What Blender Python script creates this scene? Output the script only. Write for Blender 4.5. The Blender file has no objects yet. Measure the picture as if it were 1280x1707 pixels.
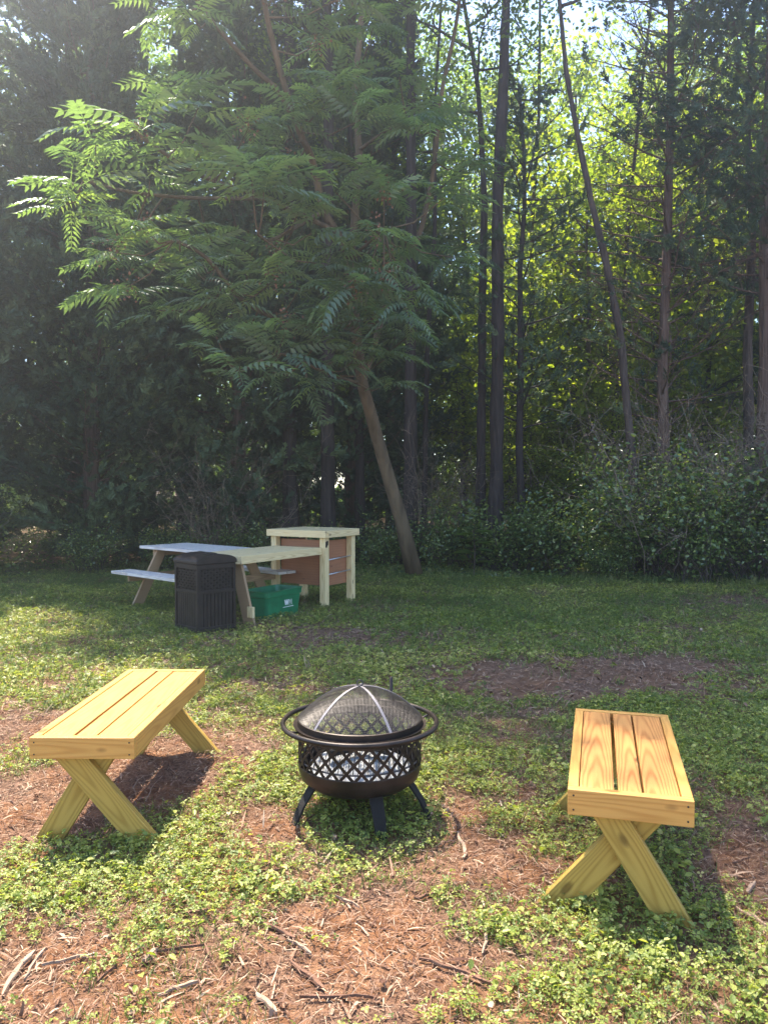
import bpy, math, random
import numpy as np
from mathutils import Vector, Matrix

# ------------------------------------------------------------------ camera, sky, sun, exposure
sc = bpy.context.scene
COL = sc.collection
PI = math.pi
H = 1.5; FPX = 1290.0; PITCH = math.atan((853.5 - 815.0) / FPX)
cd = bpy.data.cameras.new('camera'); cam = bpy.data.objects.new('camera', cd); COL.objects.link(cam)
cd.sensor_fit = 'HORIZONTAL'; cd.sensor_width = 36.0; cd.lens = 36.0 * FPX / 1280.0
cd.clip_start = 0.05; cd.clip_end = 2000
cam.location = (0, 0, H); cam.rotation_euler = (PI / 2 - PITCH, 0, 0)
sc.camera = cam
SUNV = Vector((-0.21, 0.42, 1.0)).normalized()
w = bpy.data.worlds.new('World'); sc.world = w; w.use_nodes = True
nt = w.node_tree; bg = nt.nodes['Background']
sky = nt.nodes.new('ShaderNodeTexSky'); sky.sky_type = 'NISHITA'; sky.sun_disc = False
sky.sun_elevation = math.asin(SUNV.z); sky.sun_rotation = math.atan2(SUNV.x, SUNV.y)
sky.air_density = 1.0; sky.dust_density = 0.4; sky.ozone_density = 2.0
nt.links.new(sky.outputs[0], bg.inputs[0]); bg.inputs[1].default_value = 0.15
sd = bpy.data.lights.new('sun', 'SUN'); sd.energy = 4.7; sd.angle = math.radians(0.53); sd.color = (1.0, 0.92, 0.76)
sun = bpy.data.objects.new('sun', sd); COL.objects.link(sun)
sun.rotation_euler = SUNV.to_track_quat('Z', 'Y').to_euler()
vs = sc.view_settings; vs.view_transform = 'Standard'; vs.look = 'None'; vs.gamma = 1; vs.exposure = 1.85
sc.cycles.max_bounces = 8; sc.cycles.diffuse_bounces = 4; sc.cycles.glossy_bounces = 2
sc.cycles.transmission_bounces = 4; sc.cycles.transparent_max_bounces = 8; sc.cycles.volume_bounces = 0
sc.cycles.use_denoising = True; sc.cycles.caustics_reflective = False; sc.cycles.caustics_refractive = False

rng = np.random.default_rng(7)
random.seed(7)

# ------------------------------------------------------------------ placing
def at(px, py, d):
    """point at depth y=d seen at photo pixel px,py"""
    cp, sp = math.cos(PITCH), math.sin(PITCH)
    a = (px - 640) / FPX; b = (853.5 - py) / FPX
    yy = cp + b * sp; zz = b * cp - sp
    return np.array([a * d / yy, d, H + zz * d / yy])
def gnd(px, py):
    cp, sp = math.cos(PITCH), math.sin(PITCH)
    b = (853.5 - py) / FPX
    zz = b * cp - sp; yy = cp + b * sp
    d = -H / zz * yy
    return at(px, py, d)[:2]

def vnoise(x, y, s, seed):
    r = np.random.default_rng(seed); T = r.random((64, 64))
    u = np.asarray(x) * s + 1000; v = np.asarray(y) * s + 1000
    i = np.floor(u).astype(int); j = np.floor(v).astype(int); fu = u - i; fv = v - j
    fu = fu * fu * (3 - 2 * fu); fv = fv * fv * (3 - 2 * fv)
    g = lambda a, b: T[a % 64, b % 64]
    return (g(i, j) * (1 - fu) + g(i + 1, j) * fu) * (1 - fv) + (g(i, j + 1) * (1 - fu) + g(i + 1, j + 1) * fu) * fv
def gz(x, y):
    return (vnoise(x, y, 0.9, 1) - 0.5) * 0.03 + (vnoise(x, y, 4.0, 2) - 0.5) * 0.012

# ------------------------------------------------------------------ materials
def new_mat(name):
    m = bpy.data.materials.new(name); m.use_nodes = True
    return m, m.node_tree, m.node_tree.nodes['Principled BSDF'], m.node_tree.nodes['Material Output']
def N(t, ty, **k):
    n = t.nodes.new(ty)
    for a, b in k.items(): setattr(n, a, b)
    return n
def ramp(t, fac, stops):
    r = N(t, 'ShaderNodeValToRGB'); e = r.color_ramp.elements
    while len(e) < len(stops): e.new(0.5)
    for q, (p, c) in zip(e, stops): q.position = p; q.color = (*c, 1)
    t.links.new(fac, r.inputs[0]); return r.outputs[0]
def leaf_mat(name, cols, trans, tf=0.35, rough=0.45, spec=0.4):
    m, t, b, o = new_mat(name)
    a = N(t, 'ShaderNodeAttribute', attribute_name='rnd')
    n = len(cols)
    c = ramp(t, a.outputs['Fac'], [(i / (n - 1), q) for i, q in enumerate(cols)])
    t.links.new(c, b.inputs['Base Color']); b.inputs['Roughness'].default_value = rough
    b.inputs['Specular IOR Level'].default_value = spec
    tr = N(t, 'ShaderNodeBsdfTranslucent')
    mx0 = N(t, 'ShaderNodeMix', data_type='RGBA', blend_type='MULTIPLY'); mx0.inputs[0].default_value = 1
    t.links.new(c, mx0.inputs[6]); mx0.inputs[7].default_value = (*trans, 1)
    t.links.new(mx0.outputs[2], tr.inputs[0])
    mx = N(t, 'ShaderNodeMixShader'); mx.inputs[0].default_value = tf
    t.links.new(b.outputs[0], mx.inputs[1]); t.links.new(tr.outputs[0], mx.inputs[2]); t.links.new(mx.outputs[0], o.inputs[0])
    return m
def rnd_mat(name, cols, rough=0.9):
    m, t, b, o = new_mat(name)
    a = N(t, 'ShaderNodeAttribute', attribute_name='rnd'); n = len(cols)
    t.links.new(ramp(t, a.outputs['Fac'], [(i / (n - 1), q) for i, q in enumerate(cols)]), b.inputs['Base Color'])
    b.inputs['Roughness'].default_value = rough; b.inputs['Specular IOR Level'].default_value = 0.2
    return m
def bark_mat(name, c1, c2, sx=18, sz=2.5):
    m, t, b, o = new_mat(name)
    tc = N(t, 'ShaderNodeTexCoord'); mp = N(t, 'ShaderNodeMapping'); mp.inputs['Scale'].default_value = (sx, sx, sz)
    t.links.new(tc.outputs['Object'], mp.inputs[0])
    n = N(t, 'ShaderNodeTexNoise'); n.inputs['Scale'].default_value = 1; n.inputs['Detail'].default_value = 5
    t.links.new(mp.outputs[0], n.inputs[0])
    t.links.new(ramp(t, n.outputs['Fac'], [(0.3, c1), (0.7, c2)]), b.inputs['Base Color'])
    bp = N(t, 'ShaderNodeBump'); bp.inputs['Strength'].default_value = 1.0; bp.inputs['Distance'].default_value = 0.06
    t.links.new(n.outputs['Fac'], bp.inputs['Height']); t.links.new(bp.outputs[0], b.inputs['Normal'])
    b.inputs['Roughness'].default_value = 0.9; b.inputs['Specular IOR Level'].default_value = 0.2
    return m
def wood_mat(name, light, dark, ringk=230, rough=0.55, dirt=None, dirt_amt=0.35, contrast=1.0):
    m, t, b, o = new_mat(name); L = t.links.new
    tc = N(t, 'ShaderNodeTexCoord'); oi = N(t, 'ShaderNodeObjectInfo')
    sep = N(t, 'ShaderNodeSeparateXYZ'); L(tc.outputs['Object'], sep.inputs[0])
    def M(op, a, bb=None, cc=None):
        q = N(t, 'ShaderNodeMath', operation=op)
        for i, v in enumerate((a, bb, cc)):
            if v is None: continue
            if isinstance(v, (int, float)): q.inputs[i].default_value = v
            else: L(v, q.inputs[i])
        return q.outputs[0]
    mp = N(t, 'ShaderNodeMapping'); mp.inputs['Scale'].default_value = (1.6, 9, 9)
    L(tc.outputs['Object'], mp.inputs[0])
    off = M('MULTIPLY', oi.outputs['Random'], 40.0)
    cv = N(t, 'ShaderNodeCombineXYZ'); L(off, cv.inputs[0]); L(off, cv.inputs[1]); L(cv.outputs[0], mp.inputs['Location'])
    n1 = N(t, 'ShaderNodeTexNoise'); n1.inputs['Scale'].default_value = 1; n1.inputs['Detail'].default_value = 2
    L(mp.outputs[0], n1.inputs[0])
    wob = M('MULTIPLY', M('SUBTRACT', n1.outputs['Fac'], 0.5), 0.05)
    r1 = M('MULTIPLY', oi.outputs['Random'], 0.05)
    yy = M('ADD', M('ADD', sep.outputs[1], wob), M('SUBTRACT', r1, 0.025))
    zz = M('ADD', M('ADD', sep.outputs[2], 0.03), M('MULTIPLY', M('SUBTRACT', sep.outputs[0], M('MULTIPLY', r1, 8)), 0.035))
    rr = M('SQRT', M('ADD', M('MULTIPLY', yy, yy), M('MULTIPLY', zz, zz)))
    ph = M('MULTIPLY', M('ADD', rr, M('MULTIPLY', wob, 0.25)), float(ringk) * 3.2)
    sn = M('MULTIPLY_ADD', M('SINE', ph), 0.5, 0.5); sn = M('POWER', sn, 2.0)
    mp2 = N(t, 'ShaderNodeMapping'); mp2.inputs['Scale'].default_value = (6, 160, 160); L(tc.outputs['Object'], mp2.inputs[0])
    n2 = N(t, 'ShaderNodeTexNoise'); n2.inputs['Scale'].default_value = 1; n2.inputs['Detail'].default_value = 3; L(mp2.outputs[0], n2.inputs[0])
    g = M('MULTIPLY_ADD', n2.outputs['Fac'], 0.45, M('MULTIPLY', sn, 0.55 * contrast))
    # knots
    vo = N(t, 'ShaderNodeTexVoronoi'); vo.inputs['Scale'].default_value = 1.0
    mp3 = N(t, 'ShaderNodeMapping'); mp3.inputs['Scale'].default_value = (3.4, 7, 7); L(tc.outputs['Object'], mp3.inputs[0]); L(cv.outputs[0], mp3.inputs['Location'])
    L(mp3.outputs[0], vo.inputs[0])
    kn = N(t, 'ShaderNodeMapRange'); kn.inputs[1].default_value = 0.07; kn.inputs[2].default_value = 0.13; kn.inputs[3].default_value = 1; kn.inputs[4].default_value = 0
    L(vo.outputs['Distance'], kn.inputs[0])
    col = ramp(t, g, [(0.2, light), (0.85, dark)])
    mk = N(t, 'ShaderNodeMix', data_type='RGBA'); L(M('MULTIPLY', kn.outputs[0], 0.75), mk.inputs[0]); L(col, mk.inputs[6]); mk.inputs[7].default_value = (dark[0] * .35, dark[1] * .3, dark[2] * .3, 1)
    n3 = N(t, 'ShaderNodeTexNoise'); n3.inputs['Scale'].default_value = 3.2; n3.inputs['Detail'].default_value = 5; L(tc.outputs['Object'], n3.inputs[0])
    md = N(t, 'ShaderNodeMix', data_type='RGBA')
    fr = N(t, 'ShaderNodeMapRange'); fr.inputs[1].default_value = 0.5; fr.inputs[2].default_value = 0.75; fr.inputs[4].default_value = dirt_amt; L(n3.outputs['Fac'], fr.inputs[0])
    L(fr.outputs[0], md.inputs[0]); L(mk.outputs[2], md.inputs[6]); dd = dirt or (dark[0] * .8, dark[1] * .8, dark[2] * .7); md.inputs[7].default_value = (*dd, 1)
    L(md.outputs[2], b.inputs['Base Color']); b.inputs['Roughness'].default_value = rough; b.inputs['Specular IOR Level'].default_value = 0.35
    bp = N(t, 'ShaderNodeBump'); bp.inputs['Strength'].default_value = 0.25; bp.inputs['Distance'].default_value = 0.002
    L(g, bp.inputs['Height']); L(bp.outputs[0], b.inputs['Normal'])
    return m
def plain_mat(name, col, rough=0.5, metal=0.0, var=0.25, scale=30, bump=0.1):
    m, t, b, o = new_mat(name)
    tc = N(t, 'ShaderNodeTexCoord'); n = N(t, 'ShaderNodeTexNoise'); n.inputs['Scale'].default_value = scale; n.inputs['Detail'].default_value = 5
    t.links.new(tc.outputs['Object'], n.inputs[0])
    c2 = tuple(min(1, c * (1 + var)) for c in col); c1 = tuple(c * (1 - var) for c in col)
    t.links.new(ramp(t, n.outputs['Fac'], [(0.35, c1), (0.65, c2)]), b.inputs['Base Color'])
    b.inputs['Roughness'].default_value = rough; b.inputs['Metallic'].default_value = metal
    if bump:
        bp = N(t, 'ShaderNodeBump'); bp.inputs['Strength'].default_value = bump; bp.inputs['Distance'].default_value = 0.003
        t.links.new(n.outputs['Fac'], bp.inputs['Height']); t.links.new(bp.outputs[0], b.inputs['Normal'])
    return m

M_pine = wood_mat('fresh pine', (0.62, 0.32, 0.085), (0.46, 0.20, 0.042), ringk=170, dirt=(0.46, 0.28, 0.08), contrast=.7)
M_pine_seat = wood_mat('orange pine board', (0.62, 0.285, 0.085), (0.46, 0.170, 0.045), dirt=(0.46, 0.22, 0.06), dirt_amt=0.2, contrast=1.1)
M_pine_leg = wood_mat('greenish treated pine', (0.46, 0.29, 0.065), (0.33, 0.19, 0.035), dirt=(0.22, 0.19, 0.05), dirt_amt=0.5)
M_pine_pale = wood_mat('pale pine', (0.80, 0.63, 0.36), (0.62, 0.45, 0.21), dirt=(0.64, 0.52, 0.30))
M_grey = wood_mat('weathered board', (0.70, 0.66, 0.63), (0.44, 0.39, 0.37), dirt=(0.55, 0.46, 0.38))
M_tan = wood_mat('weathered tan timber', (0.42, 0.28, 0.16), (0.27, 0.16, 0.09))
M_ply = wood_mat('reddish plywood', (0.38, 0.165, 0.085), (0.24, 0.09, 0.045), ringk=60, dirt=(0.22, 0.10, 0.06), contrast=.35)
M_pit = plain_mat('bronze painted steel', (0.030, 0.020, 0.017), 0.42, 0.45, 0.5, 9)
M_wire = plain_mat('steel wire', (0.07, 0.062, 0.062), 0.4, 0.6, 0.2, 40, 0)
M_strap = plain_mat('grey steel strap', (0.20, 0.18, 0.19), 0.5, 0.5, 0.1, 20, 0)
M_ash = plain_mat('wood ash', (0.80, 0.77, 0.76), 0.95, 0, 0.35, 25, 0.6)
M_char = plain_mat('charred wood', (0.03, 0.028, 0.027), 0.9, 0, 0.4, 30, 0.6)
M_can = plain_mat('dark brown resin', (0.026, 0.019, 0.016), 0.45, 0, 0.3, 8, 0.15)
M_can.node_tree.nodes['Principled BSDF'].inputs['Specular IOR Level'].default_value = 0.22
M_can_dark = plain_mat('inside of bin', (0.012, 0.011, 0.012), 0.6)
M_tub = plain_mat('green plastic', (0.006, 0.15, 0.062), 0.35, 0, 0.15, 12, 0)
M_white = plain_mat('white print', (0.7, 0.72, 0.7), 0.6, 0, 0.05, 30, 0)
M_rod = plain_mat('galvanised rod', (0.55, 0.55, 0.57), 0.35, 0.7, 0.1, 30, 0)
M_screw = plain_mat('screw head', (0.05, 0.045, 0.04), 0.5, 0.6, 0.1, 30, 0)
M_black = plain_mat('black metal and leg shade', (0.006, 0.005, 0.005), 0.9, 0.0, 0.2, 30, 0)

M_cedar = leaf_mat('cedar sprays', [(0.032, 0.062, 0.038), (0.070, 0.115, 0.066), (0.17, 0.23, 0.11)], (1.1, 1.2, 0.7), 0.25, 0.6, 0.25)
M_cedar_brown = leaf_mat('cedar dry twigs', [(0.10, 0.07, 0.05), (0.18, 0.13, 0.10), (0.30, 0.24, 0.20)], (1, 1, 0.9), 0.1, 0.8, 0.2)
M_sumac = leaf_mat('pinnate leaves', [(0.11, 0.165, 0.130), (0.165, 0.23, 0.170), (0.25, 0.32, 0.18)], (1.9, 2.1, 0.5), 0.40, 0.36, 0.6)
M_decid = leaf_mat('broad leaves', [(0.060, 0.105, 0.028), (0.11, 0.170, 0.042), (0.19, 0.24, 0.06)], (2.4, 2.4, 0.75), 0.55, 0.45, 0.45)
M_yellow = leaf_mat('yellow green leaves', [(0.09, 0.135, 0.035), (0.16, 0.205, 0.05), (0.29, 0.31, 0.09)], (2.6, 2.6, 0.6), 0.6, 0.45, 0.4)
M_shrub = leaf_mat('shrub leaves', [(0.05, 0.09, 0.032), (0.15, 0.21, 0.065), (0.38, 0.41, 0.17)], (2.0, 2.1, 0.7), 0.38, 0.22, 1.0)
M_clover = leaf_mat('ground cover leaves', [(0.080, 0.125, 0.030), (0.19, 0.235, 0.050), (0.36, 0.37, 0.085), (0.58, 0.50, 0.22)], (1.7, 1.8, 0.6), 0.35, 0.45, 0.4)
M_blade = leaf_mat('grass blades', [(0.09, 0.14, 0.040), (0.18, 0.22, 0.07), (0.38, 0.33, 0.17)], (1.6, 1.7, 0.6), 0.35, 0.5, 0.3)
M_straw = rnd_mat('shredded bark', [(0.04, 0.021, 0.015), (0.12, 0.058, 0.038), (0.23, 0.125, 0.08), (0.36, 0.235, 0.16), (0.50, 0.37, 0.26)])
M_bark = bark_mat('grey brown bark', (0.045, 0.034, 0.030), (0.13, 0.10, 0.085))
M_bark_dark = bark_mat('dark bark', (0.022, 0.018, 0.018), (0.07, 0.055, 0.05))
M_bark_sumac = bark_mat('smooth tan bark', (0.085, 0.062, 0.040), (0.185, 0.135, 0.085), 8, 1.5)
M_bark_cedar = bark_mat('fibrous cedar bark', (0.09, 0.055, 0.04), (0.22, 0.15, 0.12), 30, 1.2)
M_deadwood = bark_mat('dead twigs', (0.15, 0.11, 0.085), (0.36, 0.28, 0.22), 30, 3)
M_seed = rnd_mat('seed cluster', [(0.20, 0.09, 0.06), (0.34, 0.18, 0.12)])

# ground
M_ground, t, b, o = new_mat('red clay soil'); L = t.links.new
tc = N(t, 'ShaderNodeTexCoord')
def noi(s, d=6, r=0.6):
    n = N(t, 'ShaderNodeTexNoise'); n.inputs['Scale'].default_value = s; n.inputs['Detail'].default_value = d; n.inputs['Roughness'].default_value = r
    L(tc.outputs['Object'], n.inputs[0]); return n.outputs['Fac']
c1 = ramp(t, noi(9), [(0.28, (0.08, 0.036, 0.020)), (0.5, (0.215, 0.098, 0.048)), (0.75, (0.36, 0.190, 0.10))])
c2 = ramp(t, noi(45), [(0.35, (0.075, 0.042, 0.030)), (0.65, (0.30, 0.175, 0.115))])
mx = N(t, 'ShaderNodeMix', data_type='RGBA'); L(ramp(t, noi(2.2), [(0.42, (0, 0, 0)), (0.62, (1, 1, 1))]), mx.inputs[0]); L(c1, mx.inputs[6]); L(c2, mx.inputs[7])
geo = N(t, 'ShaderNodeSeparateXYZ'); L(tc.outputs['Object'], geo.inputs[0])
mr = N(t, 'ShaderNodeMapRange'); mr.inputs[1].default_value = 4.5; mr.inputs[2].default_value = 8; L(geo.outputs[1], mr.inputs[0])
c3 = ramp(t, noi(14), [(0.35, (0.10, 0.058, 0.038)), (0.65, (0.27, 0.17, 0.115))])
mx2 = N(t, 'ShaderNodeMix', data_type='RGBA'); L(mr.outputs[0], mx2.inputs[0]); L(mx.outputs[2], mx2.inputs[6]); L(c3, mx2.inputs[7])
L(mx2.outputs[2], b.inputs['Base Color']); b.inputs['Roughness'].default_value = 0.95; b.inputs['Specular IOR Level'].default_value = 0.1
bp = N(t, 'ShaderNodeBump'); bp.inputs['Strength'].default_value = 0.9; bp.inputs['Distance'].default_value = 0.02
L(noi(35, 8, 0.7), bp.inputs['Height']); L(bp.outputs[0], b.inputs['Normal'])

# ------------------------------------------------------------------ mesh helpers
def tag(o, label=None, cat=None, group=None, kind=None):
    if label: o['label'] = label
    if cat: o['category'] = cat
    if group: o['group'] = group
    if kind: o['kind'] = kind
    return o
def link(name, me, mat, parent=None):
    ob = bpy.data.objects.new(name, me); COL.objects.link(ob)
    if mat and not me.materials: me.materials.append(mat)
    if parent: ob.parent = parent
    return ob
def empty(name, loc, label, cat, group=None, rz=0.0):
    e = bpy.data.objects.new(name, None); COL.objects.link(e); e.location = loc; e.rotation_euler.z = rz
    e.empty_display_size = 0.1
    return tag(e, label, cat, group)
def np_mesh(name, V, F, rnd=None, smooth=False):
    """F: (m,k) int array"""
    me = bpy.data.meshes.new(name); V = np.asarray(V, np.float32); F = np.asarray(F, np.int32); m, k = F.shape
    me.vertices.add(len(V)); me.vertices.foreach_set('co', V.ravel())
    me.loops.add(m * k); me.loops.foreach_set('vertex_index', F.ravel())
    me.polygons.add(m); me.polygons.foreach_set('loop_start', np.arange(m, dtype=np.int32) * k)
    me.polygons.foreach_set('loop_total', np.full(m, k, np.int32))
    if smooth: me.polygons.foreach_set('use_smooth', np.ones(m, bool))
    me.update(calc_edges=True)
    if rnd is not None:
        a = me.attributes.new('rnd', 'FLOAT', 'FACE'); a.data.foreach_set('value', np.asarray(rnd, np.float32))
    return me
class Soup:
    """accumulates same-k faces"""
    def __init__(s): s.V = []; s.F = []; s.R = []; s.n = 0
    def add(s, V, F, R):
        s.V.append(V); s.F.append(F + s.n); s.R.append(R); s.n += len(V)
    def scatter(s, TV, TF, pos, R, scale, rnd):
        n, k = len(pos), len(TV)
        sc_ = np.asarray(scale, float)
        if sc_.ndim == 0: sc_ = np.full(n, float(sc_))
        if sc_.ndim == 1: sc_ = sc_[:, None]
        W = np.einsum('nij,nkj->nki', R, TV[None] * sc_[:, None, :]) + pos[:, None, :]
        F = (TF[None] + (np.arange(n) * k)[:, None, None]).reshape(-1, TF.shape[1])
        s.add(W.reshape(-1, 3), F, np.repeat(rnd, len(TF)))
    def mesh(s, name, smooth=False):
        return np_mesh(name, np.concatenate(s.V), np.concatenate(s.F), np.concatenate(s.R), smooth)
def norm(a): return a / (np.linalg.norm(a, axis=-1, keepdims=True) + 1e-9)
def frames(d, up):
    """columns side, along d, normal"""
    d = norm(d); s = norm(np.cross(d, up)); n = np.cross(s, d)
    return np.stack([s, d, n], -1)
def rdir(n, zb=0.0, g=rng):
    v = g.normal(size=(n, 3)); v = norm(v); v[:, 2] += zb; return norm(v)

class MB:
    """boxes, tubes and sheets into one mesh"""
    def __init__(s): s.v = []; s.f = []
    def box(s, c, size, R=None):
        k = len(s.v); c = Vector(c)
        for z in (-.5, .5):
            for x, y in ((-.5, -.5), (.5, -.5), (.5, .5), (-.5, .5)):
                p = Vector((x * size[0], y * size[1], z * size[2]))
                if R is not None: p = R @ p
                s.v.append(tuple(c + p))
        for q in ((0, 3, 2, 1), (4, 5, 6, 7), (0, 1, 5, 4), (1, 2, 6, 5), (2, 3, 7, 6), (3, 0, 4, 7)): s.f.append(tuple(k + i for i in q))
        return s
    def tube(s, pts, rad, n=8, caps=True, closed=False):
        pts = [Vector(p) for p in pts]; m = len(pts); k = len(s.v)
        rad = rad if hasattr(rad, '__len__') else [rad] * m
        prev = None
        for i, p in enumerate(pts):
            a = pts[(i - 1) % m] if (closed or i > 0) else p; c = pts[(i + 1) % m] if (closed or i < m - 1) else p
            d = (c - a)
            d = d.normalized() if d.length > 1e-9 else Vector((0, 0, 1))
            if prev is None:
                u = d.cross(Vector((0, 0, 1)) if abs(d.z) < .9 else Vector((1, 0, 0))).normalized()
            else:
                u = prev - d * prev.dot(d); u = u.normalized() if u.length > 1e-6 else d.orthogonal().normalized()
            prev = u; vv = d.cross(u)
            for j in range(n):
                a_ = 2 * PI * j / n; s.v.append(tuple(p + (u * math.cos(a_) + vv * math.sin(a_)) * rad[i]))
        for i in range(m if closed else m - 1):
            for j in range(n):
                i2 = (i + 1) % m
                s.f.append((k + i * n + j, k + i * n + (j + 1) % n, k + i2 * n + (j + 1) % n, k + i2 * n + j))
        if caps and not closed:
            s.f.append(tuple(k + j for j in reversed(range(n)))); s.f.append(tuple(k + (m - 1) * n + j for j in range(n)))
        return s
    def lathe(s, prof, n=48, c=(0, 0)):
        k = len(s.v); m = len(prof)
        for r, z in prof:
            for j in range(n):
                a = 2 * PI * j / n; s.v.append((c[0] + r * math.cos(a), c[1] + r * math.sin(a), z))
        for i in range(m - 1):
            for j in range(n):
                s.f.append((k + i * n + j, k + i * n + (j + 1) % n, k + (i + 1) * n + (j + 1) % n, k + (i + 1) * n + j))
        return s
    def prism(s, poly, y0, y1):
        """poly in x,z extruded along y"""
        k = len(s.v); n = len(poly)
        for y in (y0, y1):
            for x, z in poly: s.v.append((x, y, z))
        s.f.append(tuple(k + i for i in range(n))); s.f.append(tuple(k + n + i for i in reversed(range(n))))
        for i in range(n): s.f.append((k + i, k + n + i, k + n + (i + 1) % n, k + (i + 1) % n))
        return s
    def build(s, name, mat, parent=None, smooth=False, bevel=0.0, auto=False):
        me = bpy.data.meshes.new(name); me.from_pydata(s.v, [], s.f); me.update()
        if smooth: me.polygons.foreach_set('use_smooth', [True] * len(me.polygons))
        ob = link(name, me, mat, parent)
        if bevel:
            q = ob.modifiers.new('bevel', 'BEVEL'); q.width = bevel; q.segments = 2; q.limit_method = 'ANGLE'
        return ob
def plank(name, mat, parent, c, length, width, thick, rot=(0, 0, 0), bevel=0.003):
    """board: local x along the grain"""
    mb = MB().box((0, 0, 0), (length, width, thick)); ob = mb.build(name, mat, parent, bevel=bevel)
    ob.location = c; ob.rotation_euler = rot
    return ob

# ------------------------------------------------------------------ ground
def axis(lo, hi, flo, fhi, step, far):
    a = [flo]
    while a[-1] < fhi: a.append(a[-1] + step)
    s = step
    while a[-1] < hi: s *= 1.35; a.append(a[-1] + s)
    s = step; b_ = [flo]
    while b_[-1] > lo: s *= 1.35; b_.append(b_[-1] - s)
    return np.array(b_[1:][::-1] + a)
xs = axis(-400, 400, -9, 10, 0.06, 0); ys = axis(-80, 600, 1.0, 16, 0.06, 0)
X, Y = np.meshgrid(xs, ys); Z = gz(X, Y) + (vnoise(X, Y, 11, 5) - .5) * 0.008
Vg = np.stack([X, Y, Z], -1).reshape(-1, 3); nx = len(xs); ny = len(ys)
ii = (np.arange(ny - 1)[:, None] * nx + np.arange(nx - 1)[None]).ravel()
g = link('ground', np_mesh('ground', Vg, np.stack([ii, ii + 1, ii + nx + 1, ii + nx], 1), smooth=True), M_ground)
tag(g, kind='structure')

# ---- where plants grow
BARE = [(30, 1345, .45, .35, 1.), (140, 1330, .35, .5, .8), (250, 1290, .35, .4, .9), (478, 1385, .22, .35, .8), (980, 1135, 1.0, .8, .75), (830, 1120, .5, .4, .35), (1110, 1105, .7, .5, .45), (770, 1370, .28, .35, .8),
        (800, 1480, .35, .3, .6), (1235, 1470, .3, .45, .9), (540, 1650, .35, .2, .4), (90, 1650, .4, .15, .35), (770, 1600, .3, .2, .6), (250, 1590, .4, .12, .35), (470, 1180, .5, .5, .3), (150, 945, 3, .8, .7), (1260, 1010, 1.2, .7, .6), (0, 1215, .5, .5, .6), (370, 1240, .3, .5, .5), (600, 1560, .3, .15, .4), (870, 1230, .35, .6, .5), (560, 1060, .8, .4, .5)]
RICH = [(610, 1375, .3, .3, 1.1), (640, 1360, .4, .35, .7), (150, 1450, .35, .2, .7), (870, 1540, .4, .18, .8), (1120, 1560, .35, .2, .6), (1190, 1240, .7, .9, .6), (1050, 1450, .3, .3, .6), (60, 1480, .3, .2, .6), (330, 1440, .35, .25, .4), (750, 1260, .4, .3, .5), (430, 1470, .3, .2, .4), (560, 1590, .25, .1, .4), (1000, 1650, .4, .15, .5), (420, 1290, .3, .3, .4)]
BARE = [(*gnd(a, b), c, d, e) for a, b, c, d, e in BARE]; RICH = [(*gnd(a, b), c, d, e) for a, b, c, d, e in RICH]
def cover(x, y):
    base = np.interp(y, [2, 3.5, 4.5, 6, 9, 14, 20], [.40, .40, .55, .80, .78, .72, .6])
    c = base + (vnoise(x, y, 1.3, 11) - .5) * .35 + (vnoise(x, y, 3.7, 12) - .5) * .55 + (vnoise(x, y, 10, 13) - .5) * .9
    for a, b, rx, ry, s in BARE: c = c - s * np.exp(-(((x - a) / rx) ** 2 + ((y - b) / ry) ** 2))
    for a, b, rx, ry, s in RICH: c = c + s * np.exp(-(((x - a) / rx) ** 2 + ((y - b) / ry) ** 2))
    return c
def sample(n, y0, y1, spread=0.62, extra=0.9, g=rng):
    y = np.sqrt(g.random(n) * (y1 ** 2 - y0 ** 2) + y0 ** 2)
    x = (g.random(n) * 2 - 1) * (spread * y + extra)
    return x, y
def yaw_frames(n, tilt, g=rng):
    d = np.stack([g.normal(size=n), g.normal(size=n), g.normal(size=n) * tilt], 1)
    up = np.stack([g.normal(size=n) * tilt, g.normal(size=n) * tilt, np.ones(n)], 1)
    return frames(d, norm(up))
# trifoliate ground-cover leaf: three rounded folded leaflets
def leaflet(a, L_=1.0, W_=.42, fold=.12, droop=.12):
    P = np.array([[0, .05, 0], [W_ * .8, .42 * L_, fold], [W_ * .75, .80 * L_, fold * .8 - droop * .5], [0, 1.0 * L_, -droop], [-W_ * .75, .80 * L_, fold * .8 - droop * .5], [-W_ * .8, .42 * L_, fold]])
    c, s = math.cos(a), math.sin(a)
    return P @ np.array([[c, -s, 0], [s, c, 0], [0, 0, 1]]).T
TRI_V = np.concatenate([leaflet(a) for a in (0, 2.1, -2.1)]); TRI_F = np.concatenate([np.array([[0, 1, 2, 3], [0, 3, 4, 5]]) + 6 * i for i in range(3)])
SIMP_V = np.array([[0, 0, 0], [.40, .5, .08], [0, 1, -.08], [-.40, .5, .08]]); SIMP_F = np.array([[0, 1, 2, 3]])
TRIS_V = np.concatenate([SIMP_V @ np.array([[math.cos(a), -math.sin(a), 0], [math.sin(a), math.cos(a), 0], [0, 0, 1]]).T for a in (0, 2.1, -2.1)]); TRIS_F = np.concatenate([SIMP_F + 4 * i for i in range(3)])
OV_V = leaflet(0, 1, .36); OV_F = np.array([[0, 1, 2, 3], [0, 3, 4, 5]])
S = Soup()
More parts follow.
